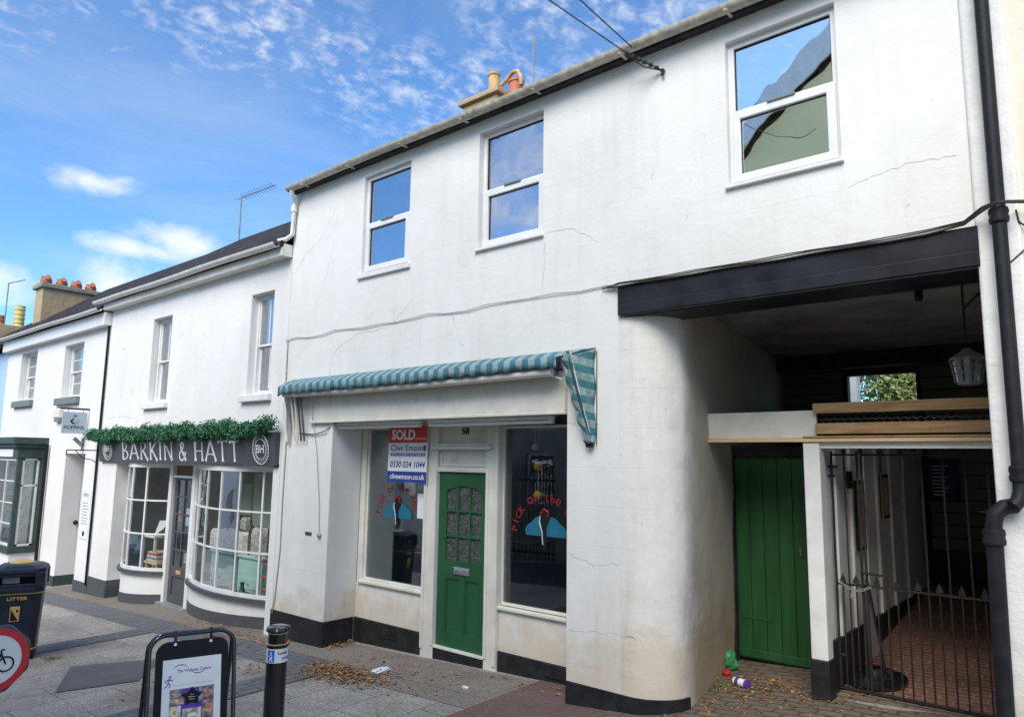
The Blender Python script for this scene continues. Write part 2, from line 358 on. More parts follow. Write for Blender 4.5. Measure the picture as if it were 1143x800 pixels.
# ------------------------------------------------------------ mesh helpers
def tag(o, label=None, cat=None, group=None, kind=None):
    if label: o['label'] = label
    if cat: o['category'] = cat
    if group: o['group'] = group
    if kind: o['kind'] = kind
    return o
ORI = {}
def thing(name, label, cat, loc=(0, 0, 0), group=None):
    o = bpy.data.objects.new(name, None); C.objects.link(o); o.location = loc; o.empty_display_size = .2
    ORI[o.name] = Vector(loc); return tag(o, label, cat, group)
class MB:
    def __init__(s): s.v = []; s.f = []
    def add(s, vs, fs):
        b = len(s.v); s.v += [Vector(v) for v in vs]; s.f += [tuple(b+i for i in f) for f in fs]; return s
    def box(s, x0, x1, y0, y1, z0, z1):
        return s.add([(x0, y0, z0), (x1, y0, z0), (x1, y1, z0), (x0, y1, z0), (x0, y0, z1), (x1, y0, z1), (x1, y1, z1), (x0, y1, z1)],
                     [(0, 3, 2, 1), (4, 5, 6, 7), (0, 1, 5, 4), (1, 2, 6, 5), (2, 3, 7, 6), (3, 0, 4, 7)])
    def obox(s, c, ux, uy, uz, hx, hy, hz):   # oriented box
        c = Vector(c); ux, uy, uz = (Vector(u).normalized() for u in (ux, uy, uz)); vs = []
        for k in (-1, 1):
            for i, j in ((-1, -1), (1, -1), (1, 1), (-1, 1)): vs.append(c+ux*hx*i+uy*hy*j+uz*hz*k)
        return s.add(vs, [(0, 3, 2, 1), (4, 5, 6, 7), (0, 1, 5, 4), (1, 2, 6, 5), (2, 3, 7, 6), (3, 0, 4, 7)])
    def prism(s, poly, z0, z1):      # plan polygon (ccw), z may be a function
        n = len(poly); zf = (lambda x, y: z0) if not callable(z0) else z0; zt = (lambda x, y: z1) if not callable(z1) else z1
        vs = [(x, y, zf(x, y)) for x, y in poly]+[(x, y, zt(x, y)) for x, y in poly]
        return s.add(vs, [tuple(range(n-1, -1, -1)), tuple(range(n, 2*n))]+[(i, (i+1) % n, n+(i+1) % n, n+i) for i in range(n)])
    def extr(s, pts, d):             # planar polygon extruded by vector d
        n = len(pts); d = Vector(d); vs = [Vector(p) for p in pts]; vs += [p+d for p in vs]
        return s.add(vs, [tuple(range(n-1, -1, -1)), tuple(range(n, 2*n))]+[(i, (i+1) % n, n+(i+1) % n, n+i) for i in range(n)])
    def tube(s, pts, r, seg=8, closed=False, caps=True):
        pts = [Vector(p) for p in pts]; n = len(pts); rr = r if isinstance(r, (list, tuple)) else [r]*n
        base = len(s.v); up = None
        for i, p in enumerate(pts):
            if closed: t = pts[(i+1) % n]-pts[i-1]
            else: t = pts[min(i+1, n-1)]-pts[max(i-1, 0)]
            t.normalize()
            if up is None:
                up = Vector((0, 0, 1)) if abs(t.z) < .9 else Vector((0, 1, 0))
            u = up-t*up.dot(t)
            if u.length < 1e-4: u = t.orthogonal()
            u.normalize(); up = u; w = t.cross(u)
            for k in range(seg):
                a = 2*math.pi*k/seg; s.v.append(p+(u*math.cos(a)+w*math.sin(a))*rr[i])
        for i in range(n if closed else n-1):
            j = (i+1) % n
            for k in range(seg):
                k2 = (k+1) % seg; s.f.append((base+i*seg+k, base+i*seg+k2, base+j*seg+k2, base+j*seg+k))
        if caps and not closed:
            s.f.append(tuple(base+k for k in range(seg-1, -1, -1))); s.f.append(tuple(base+(n-1)*seg+k for k in range(seg)))
        return s
    def lathe(s, prof, c, seg=20, ax=Vector((0, 0, 1))):
        c = Vector(c); ax = Vector(ax).normalized(); u = ax.orthogonal().normalized(); w = ax.cross(u); b = len(s.v); n = len(prof)
        for r, h in prof:
            for k in range(seg):
                a = 2*math.pi*k/seg; s.v.append(c+ax*h+(u*math.cos(a)+w*math.sin(a))*r)
        for i in range(n-1):
            for k in range(seg):
                k2 = (k+1) % seg; s.f.append((b+i*seg+k, b+i*seg+k2, b+(i+1)*seg+k2, b+(i+1)*seg+k))
        s.f.append(tuple(b+k for k in range(seg-1, -1, -1))); s.f.append(tuple(b+(n-1)*seg+k for k in range(seg)))
        return s
    def wall(s, x0, x1, z0, z1, y0, y1, holes, f=None):
        """slab in the XZ plane with rectangular holes; f(x,y,z) optional warp"""
        xs = sorted({x0, x1, *[h[0] for h in holes], *[h[1] for h in holes]}); zs = sorted({z0, z1, *[h[2] for h in holes], *[h[3] for h in holes]})
        xs = [x for x in xs if x0 <= x <= x1]; zs = [z for z in zs if z0 <= z <= z1]
        def solid(i, j):
            if i < 0 or j < 0 or i >= len(xs)-1 or j >= len(zs)-1: return False
            cx, cz = (xs[i]+xs[i+1])/2, (zs[j]+zs[j+1])/2
            return not any(h[0] < cx < h[1] and h[2] < cz < h[3] for h in holes)
        idx = {}
        def vt(i, j, k):
            if (i, j, k) not in idx:
                idx[(i, j, k)] = len(s.v); s.v.append(Vector((xs[i], (y0, y1)[k], zs[j])))
            return idx[(i, j, k)]
        for i in range(len(xs)-1):
            for j in range(len(zs)-1):
                if not solid(i, j): continue
                s.f.append((vt(i, j, 0), vt(i+1, j, 0), vt(i+1, j+1, 0), vt(i, j+1, 0)))
                s.f.append((vt(i, j, 1), vt(i, j+1, 1), vt(i+1, j+1, 1), vt(i+1, j, 1)))
                if not solid(i-1, j): s.f.append((vt(i, j, 0), vt(i, j+1, 0), vt(i, j+1, 1), vt(i, j, 1)))
                if not solid(i+1, j): s.f.append((vt(i+1, j, 0), vt(i+1, j, 1), vt(i+1, j+1, 1), vt(i+1, j+1, 0)))
                if not solid(i, j-1): s.f.append((vt(i, j, 0), vt(i, j, 1), vt(i+1, j, 1), vt(i+1, j, 0)))
                if not solid(i, j+1): s.f.append((vt(i, j+1, 0), vt(i+1, j+1, 0), vt(i+1, j+1, 1), vt(i, j+1, 1)))
        return s
    def frame(s, x0, x1, z0, z1, y0, y1, w, wb=None):
        wb = wb or w
        return s.wall(x0, x1, z0, z1, y0, y1, [(x0+w, x1-w, z0+wb, z1-w)])
    def build(s, name, m, parent=None, bevel=0, smooth=False, label=None):
        me = bpy.data.meshes.new(name); o = bpy.data.objects.new(name, me); C.objects.link(o)
        org = Vector((0, 0, 0))
        if parent is not None:
            o.parent = parent; org = ORI[parent.name]
        else:
            xs = [v.x for v in s.v]; ys = [v.y for v in s.v]; zs = [v.z for v in s.v]
            org = Vector(((min(xs)+max(xs))/2, (min(ys)+max(ys))/2, min(zs))); o.location = org
        ORI[o.name] = org
        me.from_pydata([v-org for v in s.v], [], s.f); me.update()
        me.materials.append(m)
        import bmesh
        bm = bmesh.new(); bm.from_mesh(me); bmesh.ops.recalc_face_normals(bm, faces=bm.faces); bm.to_mesh(me); bm.free()
        if smooth:
            for p in me.polygons: p.use_smooth = True
            md = o.modifiers.new('es', 'EDGE_SPLIT'); md.split_angle = R_(38)
        if bevel:
            md = o.modifiers.new('bv', 'BEVEL'); md.width = bevel; md.segments = 2; md.limit_method = 'ANGLE'; md.angle_limit = R_(40)
        if label: o['label'] = label
        return o
def text_mb(s, origin, right, up, height=None, width=None, depth=.002, center=False, fn=None, shear=0, bold=0, mb=None):
    cu = bpy.data.curves.new('t', 'FONT'); cu.body = s; cu.size = 1; cu.shear = shear; cu.offset = bold; cu.resolution_u = 3
    ob = bpy.data.objects.new('t', cu); C.objects.link(ob)
    me = bpy.data.meshes.new_from_object(ob.evaluated_get(bpy.context.evaluated_depsgraph_get()))
    vs = [v.co.copy() for v in me.vertices]; fs = [tuple(p.vertices) for p in me.polygons]
    bpy.data.objects.remove(ob); bpy.data.curves.remove(cu); bpy.data.meshes.remove(me)
    if not vs: return mb or MB()
    x0 = min(v.x for v in vs); x1 = max(v.x for v in vs); y0 = min(v.y for v in vs); y1 = max(v.y for v in vs)
    sy = height/(y1-y0) if height else None; sx = width/(x1-x0) if width else sy; sy = sy or sx
    right = Vector(right).normalized(); up = Vector(up).normalized(); nrm = right.cross(up); origin = Vector(origin)
    ox = -(x1-x0)/2*sx if center else 0
    mb = mb or MB()
    def P(v, d):
        a, b = (v.x-x0)*sx+ox, (v.y-y0)*sy
        return fn(a, b, d) if fn else origin+right*a+up*b+nrm*d
    mb.add([P(v, depth) for v in vs], fs)
    # side skirts to give thickness
    from collections import Counter
    ec = Counter(); 
    for f in fs:
        for i in range(len(f)): ec[tuple(sorted((f[i], f[(i+1) % len(f)])))] += 1
    for (a, b), c in ec.items():
        if c == 1: mb.add([P(vs[a], depth), P(vs[b], depth), P(vs[b], 0), P(vs[a], 0)], [(0, 1, 2, 3)])
    return mb
def text_arc(s, c, right, up, r, a0, a1, h, depth=.002, mb=None):
    mb = mb or MB(); right = Vector(right).normalized(); up = Vector(up).normalized(); c = Vector(c); n = len(s)
    for i, ch in enumerate(s):
        if ch == ' ': continue
        a = R_(a0+(a1-a0)*i/(n-1)); d = right*math.cos(a)+up*math.sin(a); t = right*math.sin(a)-up*math.cos(a)
        text_mb(ch, c+d*r, t, d, height=h, depth=depth, center=True, mb=mb)
    return mb
def disc_mb(c, right, up, r0, r1, d0, d1, a0=0, a1=360, seg=32, sx=1):
    mb = MB(); right = Vector(right).normalized(); up = Vector(up).normalized(); nr = right.cross(up); c = Vector(c); full = abs(a1-a0) >= 360; n = seg+1
    vs = []
    for i in range(n):
        a = R_(a0+(a1-a0)*i/seg); d = right*math.cos(a)*sx+up*math.sin(a)
        vs += [c+d*r0+nr*d0, c+d*r1+nr*d0, c+d*r1+nr*d1, c+d*r0+nr*d1]
    fs = []
    for i in range(seg):
        b = 4*i
        for k in range(4): fs.append((b+k, b+(k+1) % 4, b+4+(k+1) % 4, b+4+k))
    return mb.add(vs, fs)

# ------------------------------------------------------------ ground
def gz(x, y):
    z = .042*x if x < 0 else .09*min(x, 2)+.02*max(0, min(x, 6)-2)
    if y < 1.1: z += .015*y
    else: z += .0165+.125*(y-1.1)
    return z
def gflat(x, y):
    z = .042*x if x < 0 else .09*min(x, 2)+.02*max(0, min(x, 6)-2)
    return z+.015*max(y, -12)
def sheet(name, x0, x1, y0, y1, m, up=0., kind='structure', f=gflat, quad=None, step=.5):
    mb = MB()
    if quad:
        vs = [(x, y, f(x, y)+up) for x, y in quad]; mb.add(vs, [tuple(range(len(quad)))])
    else:
        xs = sorted({x0, x1, *[k for k in (0, 2, 6) if x0 < k < x1]}); ys = sorted({y0, y1, *[k for k in (-12, 1.1) if y0 < k < y1]})
        n = len(ys); vs = [(x, y, f(x, y)+up) for x in xs for y in ys]
        mb.add(vs, [(i*n+j, (i+1)*n+j, (i+1)*n+j+1, i*n+j+1) for i in range(len(xs)-1) for j in range(n-1)])
    o = mb.build(name, m); tag(o, kind=kind); return o
sheet('pavement', -400, 400, -400, 400, M_pave, f=lambda x, y: max(-6, min(.042*x if x < 0 else .09*min(x, 2)+.02*max(0, min(x, 6)-2), 3))+.015*max(-12, min(y, 1.1))) if False else None
def ground():
    xs = [-600, -60, 0, 2, 6, 600]; ys = [-600, -12, 1.1, 600]; n = len(ys)
    def z(x, y): return (.042*max(x, -60) if x < 0 else .09*min(x, 2)+.02*max(0, min(x, 6)-2))+.015*max(-12, min(y, 1.1))
    mb = MB().add([(x, y, z(x, y)) for x in xs for y in ys], [(i*n+j, (i+1)*n+j, (i+1)*n+j+1, i*n+j+1) for i in range(len(xs)-1) for j in range(n-1)])
    return tag(mb.build('pavement', M_pave), kind='structure')
ground()
U = .004
sheet('road', -60, 60, -8.2, -4.9, M_road, U)
sheet('sett_band', -12.5, -2.6, -.80, -.32, M_sett, U)
for x in (-6.75, -3.05): sheet('sett_band', x, x+.45, -4.7, -.80-U, M_sett, 2*U)
sheet('wall_foot_paving', -12.5, -.62, -.315, .35, M_brownagg, U)
sheet('wall_foot_paving', -2.58, -.62, -.62, -.32, M_brownagg, U)
sheet('tarmac_patch', 0, 0, 0, 0, M_patch, 2*U, quad=[(-4.25, -2.62), (-3.98, -1.95), (-4.72, -1.38), (-5.25, -2.15)])
sheet('red_tarmac', -.62, 0, -1.6, .46, M_redtar, U)
sheet('red_tarmac', 0, 1.25, -1.6, 1.0, M_redtar, U)
sheet('cobbled_paving', .45, 2, -.18, 1.1, M_cobble, 2*U)
sheet('cobbled_paving', 2, 3.4, -.18, 1.1, M_cobble, 2*U)
def ramp():
    mb = MB(); xs = [-.2, 1.84, 3.3]; ys = [1.1, 1.45, 2.1, 5.2]
    for (a, b, c, d, m, nm) in ((.2, 1.84, 1.1, 2.4, M_cobble, 'cobbled_paving'), (1.84, 3.3, 1.1, 1.42, M_cobble, 'cobbled_paving'), (1.84, 3.3, 1.42, 5.2, M_passf, 'passage_floor')):
        def f(x, y): return .19+.01*(x-2)+.0165+(.012*(y-1.1) if x < 1.83 or y < 1.43 else .125*(y-1.42)+.004) + .006
        mb = MB().add([(a, c, f(a, c) if c > 1.1 else gflat(a, c)+2*U), (b, c, f(b, c) if c > 1.1 else gflat(b, c)+2*U), (b, d, f(b, d)), (a, d, f(a, d))], [(0, 1, 2, 3)])
        if nm == 'passage_floor':
            mb = MB().add([(1.84, 1.42, .215), (3.3, 1.42, .225), (3.3, 5.2, .665), (1.84, 5.2, .655)], [(0, 1, 2, 3)])
        elif a < 1: mb = MB().add([(.2, 1.1, gflat(.2, 1.1)+2*U), (1.84, 1.1, gflat(1.84, 1.1)+2*U), (1.84, 2.4, .215), (.2, 2.4, .12)], [(0, 1, 2, 3)])
        else: mb = MB().add([(1.84, 1.1, gflat(1.84, 1.1)+2*U), (3.3, 1.1, gflat(3.3, 1.1)+2*U), (3.3, 1.42, .225), (1.84, 1.42, .215)], [(0, 1, 2, 3)])
        tag(mb.build(nm, m), kind='structure')
ramp()

# ------------------------------------------------------------ windows
def upvc(b, x0, x1, z0, z1, y=.05, split=.5, label=None, sw=.02, sh=.028, gl=None):
    gl = gl or M_glass_up
    """two-light plastic window: fixed top pane and opening bottom sash"""
    zm = z0+(z1-z0)*split
    fr = MB().frame(x0, x1, z0, z1, y, y+.07, .05); fr.box(x0+.05, x1-.05, y, y+.07, zm-.025, zm+.025)
    fr = fr.build('window', M_upvc, b, .004, label=label)
    MB().frame(x0+.03, x1-.03, z0+.03, zm+.005, y-.022, y+.045, .065).build('opening_sash', M_upvc, fr, .006)
    MB().box((x0+x1)/2-.11, (x0+x1)/2+.11, y-.036, y-.004, zm+.002, zm+.024).build('trickle_vent', M_sillgrey, fr, .003)
    MB().box(x0+.05, x1-.05, y+.03, y+.038, zm+.02, z1-.05).build('pane', gl, fr)
    MB().box(x0+.09, x1-.09, y+.012, y+.02, z0+.09, zm-.055).build('pane', gl, fr)
    MB().box(x0-sw, x1+sw, -.035, y, z0-sh, z0-.003).build('sill', M_upvc, fr, .006)
    # dark line of the rubber gasket
    g = MB().frame(x0+.094, x1-.094, z0+.094, zm-.059, y+.004, y+.013, .007); g.frame(x0+.05, x1-.05, zm+.022, z1-.05, y+.02, y+.031, .008); g.build('gasket', M_blkp, fr)
    return fr
def sash(b, x0, x1, z0, z1, y, m=M_white, bars=1, hbars=0, label=None, sill=None, sillm=None):
    zm = (z0+z1)/2
    fr = MB().frame(x0, x1, z0, z1, y, y+.09, .04)
    fr = fr.build('window', m, b, .004, label=label)
    up = MB().frame(x0+.036, x1-.036, zm-.02, z1-.036, y+.02, y+.055, .032); lo = MB().frame(x0+.036, x1-.036, z0+.036, zm+.02, y+.057, y+.088, .038)
    for k in range(bars):
        xx = x0+(x1-x0)*(k+1)/(bars+1); up.box(xx-.011, xx+.011, y+.024, y+.05, zm+.02, z1-.09); lo.box(xx-.011, xx+.011, y+.06, y+.085, z0+.095, zm-.025)
    for k in range(hbars):
        z_ = zm+.02+(z1-zm-.11)*(k+1)/(hbars+1); up.box(x0+.09, x1-.09, y+.025, y+.049, z_-.011, z_+.011)
        z_ = z0+.095+(zm-z0-.12)*(k+1)/(hbars+1); lo.box(x0+.095, x1-.095, y+.061, y+.084, z_-.011, z_+.011)
    up.build('upper_sash', m, fr, .003); lo.build('lower_sash', m, fr, .003)
    MB().box(x0+.06, x1-.06, y+.034, y+.04, zm+.01, z1-.06).build('pane', M_glass_up, fr)
    MB().box(x0+.066, x1-.066, y+.07, y+.076, z0+.066, zm-.012).build('pane', M_glass_up, fr)
    if sill: MB().box(*sill).build('sill', sillm or m, fr, .01)
    return fr
def gutter(name, x0, x1, y, z, r, m, parent, seg=10):
    mb = MB(); n = 40
    prof = [(-r*math.cos(math.pi*k/seg), -r*math.sin(math.pi*k/seg)) for k in range(seg+1)]+[(r*.86*math.cos(math.pi*k/seg), -r*.86*math.sin(math.pi*k/seg)) for k in range(seg+1)]
    N = len(prof); xs = [x0+(x1-x0)*i/n for i in range(n+1)]
    vs = [(x, y+a, z+b+.006*math.sin(x*1.7)) for x in xs for a, b in prof]
    fs = [(i*N+k, i*N+(k+1) % N, (i+1)*N+(k+1) % N, (i+1)*N+k) for i in range(n) for k in range(N)]+[tuple(range(N)), tuple(n*N+k for k in range(N))]
    mb.add(vs, fs); o = mb.build(name, m, parent, 0, True)
    return o
def crack(b, pts, w=.006, y=-.002, jit=.012, m=None, n=9, name='crack'):
    """hairline crack: jagged thin sliver lying on the render"""
    P = []
    for a, c in zip(pts, pts[1:]):
        for i in range(n): t = i/n; P.append((a[0]+(c[0]-a[0])*t+random.uniform(-jit, jit), a[1]+(c[1]-a[1])*t+random.uniform(-jit, jit)))
    P.append(pts[-1]); mb = MB(); vs = []
    for i, (x, z) in enumerate(P):
        k = .6*w*(.25+.75*random.random())*(.2 if i in (0, len(P)-1) else 1); vs += [(x-k/2, y, z-k/2), (x+k/2, y, z+k/2), (x+k/2, y+.004, z+k/2), (x-k/2, y+.004, z-k/2)]
    fs = [(4*i+a, 4*i+(a+1) % 4, 4*i+4+(a+1) % 4, 4*i+4+a) for i in range(len(P)-1) for a in range(4)]
    return mb.add(vs, fs).build(name, m or M_crack, b)
M_crack = simple('crack_grey', (.46, .44, .40), .9, .3)

# ------------------------------------------------------------ MAIN BUILDING
A = thing('shop_building', 'long white rendered building with green front door, three upper windows and covered passage', 'building', (0, 0, 0))
W1 = (-3.17, -2.30, 4.34, 5.60); W2 = (-1.19, -.31, 4.30, 5.60); W3 = (1.61, 2.48, 4.32, 5.57)
REC = (-3.60, -.002, -.5, 2.95)
mb = MB().wall(-4.72, 3.285, -.5, 5.78, 0, .30, [W1, W2, W3, REC, (.56, 3.6, -.5, 3.365)])
mb.box(-4.72, -3.60, .30, .46, -.5, 2.9)           # depth of left pier
mb.box(-4.72, -4.42, .46, 5.6, -.5, 5.76); mb.box(-4.72, 3.28, 5.302, 5.6, 3.6, 5.76); mb.box(3.285, 3.50, .3, 5.6, -.2, 5.76)
mb.box(-4.42, 3.285, .30, 5.3, 3.60, 3.72)          # floor over
mb.box(-4.42, -.2, .50, 4.6, 2.66, 2.80)
mb.build('wall', M_wall, A, .003)
# rounded pier and passage wall
def arc(cx, cy, r, a0, a1, n=10, ry=None): return [(cx+r*math.cos(R_(a0+(a1-a0)*i/n)), cy+(ry or r)*math.sin(R_(a0+(a1-a0)*i/n))) for i in range(n+1)]
corner = arc(.58, .38, .415, -90, -6, 16, .38)         # (.60,0) -> (1.0,.36)
poly = [(0, 0)]+[(.15*i, 0) for i in range(1, 4)]+corner+[(1.0-.18*(y-.36), y) for y in (.8, 1.3, 2, 3, 4, 5.1)]+[(-.1, 5.1), (-.1, .62), (0, .62)]
def pier(zlo, zhi, poly, m, nm, nz):
    mb = MB(); n = len(poly); zs = [zlo+(zhi-zlo)*i/nz for i in range(nz+1)]
    vs = []
    for z in zs:
        for x, y in poly:
            w = .010*math.sin(z*2.1+x*3+y)+.008*math.sin(z*4.7+y*2+1)+.004*math.sin(z*11+y*7)
            e = min(1, max(0, (x-.56)/.2)) if y < .45 else 1
            fl = .018*max(0, .9-z)*e*(1 if y < .5 else 0)
            vs.append((x+w*e+fl, y+(w*.6 if y > .05 and y < .5 else 0)-fl*.6*(1 if y < .4 else 0), z))
    fs = [(i*n+k, i*n+(k+1) % n, (i+1)*n+(k+1) % n, (i+1)*n+k) for i in range(nz) for k in range(n)]+[tuple(range(n-1, -1, -1)), tuple(nz*n+k for k in range(n))]
    return mb.add(vs, fs)
front = [p for p in poly if p[1] <= .37 and not (p == (0, 0) and 0)]
pol_f = [(.562, 0)]+corner[:]+[(1.0-.18*.1, .46), (.2, .62), (.2, .31), (.562, .31)]
pol_b = [(1.0-.18*.1, .46)]+[(1.0-.18*(y-.36), y) for y in (.8, 1.3, 2, 3, 4, 5.1)]+[(-.1, 5.1), (-.1, .62), (0, .62)]
pol_all = [(.562, 0)]+corner+[(1.0-.18*(y-.36), y) for y in (.46, .6, .8, 1.0, 1.3, 1.6, 2, 2.5, 3, 3.5, 4, 4.5, 5.1)]+[(-.1, 5.1), (-.1, .62), (.2, .62), (.2, .31), (.562, .31)]
pier(-.3, 3.36, pol_all, M_corner, 'x', 34).build('pier', M_corner, A, 0, True, label='rounded pier and stained side wall at the mouth of the passage')
pier(3.36, 3.60, [(1.0-.18*(y-.36), y) for y in (.46, 2, 3.5, 5.1)]+[(-.1, 5.1), (-.1, .46)], M_corner, 'x', 1).build('passage_wall', M_corner, A, 0, True)
# plinths
def plinth(pts, h, out, m=M_black, parent=A, g=gflat, name='plinth', t=.02, closed_h=None):
    """strip following plan pts (left to right, outside on the right-hand side when walking)"""
    mb = MB(); n = len(pts); nr = []
    for i in range(n):
        a = Vector(pts[max(i-1, 0)]); b = Vector(pts[min(i+1, n-1)]); d = (b-a).normalized(); nr.append(Vector((d.y, -d.x)))
    vs = []
    for (x, y), q in zip(pts, nr):
        hx = (h(x) if callable(h) else h)
        ox, oy = x+q.x*out, y+q.y*out; ix, iy = x-q.x*t, y-q.y*t
        vs += [(ox, oy, -1.3), (ox, oy, hx), (ix, iy, hx), (ix, iy, -1.3)]
    fs = [(4*i+a, 4*i+(a+1) % 4, 4*i+4+(a+1) % 4, 4*i+4+a) for i in range(n-1) for a in range(4)]+[(0, 1, 2, 3), (4*n-4, 4*n-3, 4*n-2, 4*n-1)]
    return mb.add(vs, fs).build(name, m, parent, 0, True)
plinth([(-4.74, 0), (-4.2, 0), (-3.6, 0)], .14, .014)
plinth([(-3.60, -.012), (-3.60, .43)], .145, .012)
plinth([(x+(.016 if x > .65 else 0), y-.010 if x > .65 else y) for x, y in [(0.0, 0), (.3, 0), (.5, 0)]+corner], .195, .014)
# beam over passage
bm_ = MB().box(.57, 3.29, -.035, .43, 3.372, 3.64); bm_.box(.58, 3.285, -.044, -.034, 3.374, 3.47); bm_.box(.60, 3.27, .0, .40, 3.355, 3.374)
bm_.build('beam', M_beam, A, .006, label='black painted timber beam over the passage')
# passage ceiling
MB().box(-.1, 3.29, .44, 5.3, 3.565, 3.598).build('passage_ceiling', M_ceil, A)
# pilaster at the right
pm = MB().box(3.275, 3.52, -.028, .30, -.2, 5.76); pm.build('pilaster', M_pier, A, .02)
# eaves
MB().box(-4.73, 3.55, -.085, .02, 5.735, 5.80).build('fascia_board', M_fasc, A, .004)
g_ = gutter('gutter', -4.68, 3.6, -.15, 5.785, .060, M_gutter, A)
brk = MB()
for i in range(9): brk.box(-4.3+i, -4.275+i, -.215, -.085, 5.715, 5.727)
brk.build('gutter_bracket', M_gutter, g_)
rf = MB().add([(-4.74, -.14, 5.815), (3.6, -.14, 5.815), (3.6, 2.7, 7.40), (-4.74, 2.7, 7.40), (3.6, 5.7, 5.8), (-4.74, 5.7, 5.8),
               (-4.74, -.14, 5.795), (3.6, -.14, 5.795), (3.6, 2.7, 7.33), (-4.74, 2.7, 7.33), (3.6, 5.7, 5.77), (-4.74, 5.7, 5.77)],
              [(0, 1, 2, 3), (3, 2, 4, 5), (6, 9, 8, 7), (9, 11, 10, 8), (0, 6, 7, 1), (5, 4, 10, 11), (0, 3, 9, 6), (3, 5, 11, 9), (1, 7, 8, 2), (2, 8, 10, 4)])
roofA = rf.build('roof', M_slate, A)
# chimney
ch = MB().box(-3.36, -2.68, 1.9, 2.5, 6.6, 7.36); ch.box(-2.66, -2.30, 1.95, 2.4, 6.6, 7.26); ch.box(-3.42, -2.62, 1.84, 2.56, 7.36, 7.44)
ch = ch.build('chimney', M_rough, roofA, .015)
p = thing('chimney_pot', 'tall slim buff chimney pot on the low stack of the shop building', 'chimney pot', (-2.92, 2.1, 7.43))
MB().lathe([(.10, 0), (.10, .05), (.085, .07), (.08, .36), (.095, .37), (.095, .41), (.07, .41), (.07, .2)], (-2.92, 2.1, 7.42)).build('pot_body', M_buff, p, 0, True)
p = thing('chimney_pot', 'squat buff chimney pot with curved cowl beside the tall slim one', 'chimney pot', (-2.62, 2.15, 7.43))
MB().lathe([(.12, 0), (.12, .04), (.11, .06), (.105, .27), (.12, .28), (.12, .31), (.09, .31), (.09, .2)], (-2.50, 2.12, 7.26)).build('pot_body', M_terra, p, 0, True)
MB().tube([(-2.76, 2.08, 7.58), (-2.62, 2.06, 7.62), (-2.50, 2.04, 7.68), (-2.40, 2.03, 7.66), (-2.34, 2.03, 7.56), (-2.33, 2.03, 7.42)], .032, 8).build('cowl', M_buff, p, 0, True)
p = thing('aerial_mast', 'thin grey mast standing behind the gutter right of the chimney', 'aerial', (-2.9, 3.0, 7.3))
MB().tube([(-2.9, 3.0, 7.2), (-2.9, 3.0, 8.85)], .016, 6).build('mast', M_lead, p)
MB().tube([(-2.90, 3.0, 8.7), (-2.93, 2.98, 8.98)], .012, 6).build('mast_tip', M_lead, p)
# upper windows
upvc(A, *W1, y=.045, split=.50, sw=.05, sh=.06); upvc(A, *W2, y=.07, split=.49); w3 = upvc(A, *W3, y=.055, split=.5, gl=M_glass_w3)
# reveals heads
for x0_, lb_ in ((-3.12, 'pale net curtain gathered at the left inside the leftmost upper window'), (-1.14, 'pale net curtain gathered at the left inside the middle upper window')):
    mb = MB(); vs = []; nn = 22
    for i in range(nn+1): x = x0_+.26*i/nn; y = .26+.02*math.sin(i*1.7); vs += [(x, y, 4.36), (x, y, 5.56)]
    mb.add(vs, [(2*i, 2*i+2, 2*i+3, 2*i+1) for i in range(nn)]); o = mb.build('net_curtain', M_fabw); md = o.modifiers.new('s', 'SOLIDIFY'); md.thickness = .003; tag(o, lb_, 'curtain')
def lace():
    mb = MB(); n = 40
    x0, x1 = 1.66, 2.43
    vs = []; 
    for i in range(n+1):
        t = i/n; x = x0+(x1-x0)*t; zb = 5.24+.02*abs(math.sin(t*math.pi*5)); y = .22+.01*math.sin(t*40)
        vs += [(x, y, 5.5), (x, y, zb), (x, y+.004, zb), (x, y+.004, 5.5)]
    mb.add(vs, [(4*i+a, 4*i+(a+1) % 4, 4*i+4+(a+1) % 4, 4*i+4+a) for i in range(n) for a in range(4)])
    c = tag(mb.build('lace_pelmet', M_lace), 'white lace pelmet with scrolls inside the upper window above the passage', 'curtain')
    sm = MB()
    for k in range(5):
        cx_ = 1.74+k*.15; pts = [(cx_+.05*math.cos(a)*(1-a/9), .212, 5.34+.04*math.sin(a)*(1-a/9)) for a in [j*.5 for j in range(14)]]; sm.tube(pts, .004, 5)
        sm.tube([(cx_+.05, .212, 5.34), (cx_+.09, .212, 5.40), (cx_+.12, .212, 5.42)], .004, 5)
    sm.build('scroll_embroidery', M_curt, c)
lace()
# cracks and stains
if 1: crack(A, [(-4.62, 4.62), (-4.35, 4.85), (-4.1, 4.95), (-3.75, 5.35)]); crack(A, [(-3.75, 4.9), (-3.9, 4.45), (-4.1, 4.1), (-4.05, 3.75)], .005)
crack(A, [(-.28, 4.22), (-.30, 3.72)], .009); crack(A, [(-.28, 4.3), (.05, 4.28), (.35, 4.1)], .006)
crack(A, [(-3.75, 3.1), (-3.65, 3.42), (-3.2, 3.6), (-2.6, 3.62), (-2.2, 3.9)], .008)
crack(A, [(-1.35, 3.25), (-1.5, 3.55), (-1.55, 3.66)], .006)
crack(A, [(1.22, 4.1), (1.27, 4.28)], .006); crack(A, [(.9, 4.55), (.93, 4.68)], .007)
crack(A, [(2.52, 4.1), (2.9, 4.17), (3.2, 4.15)], .005); crack(A, [(.3, .55), (.33, .85)], .006); crack(A, [(.0, .62), (.35, .65), (.7, .67)], .004)
crack(A, [(.02, 1.28), (.3, 1.2), (.56, 1.24)], .005); crack(A, [(.0, 2.43), (.15, 2.44), (.35, 2.43)], .006)


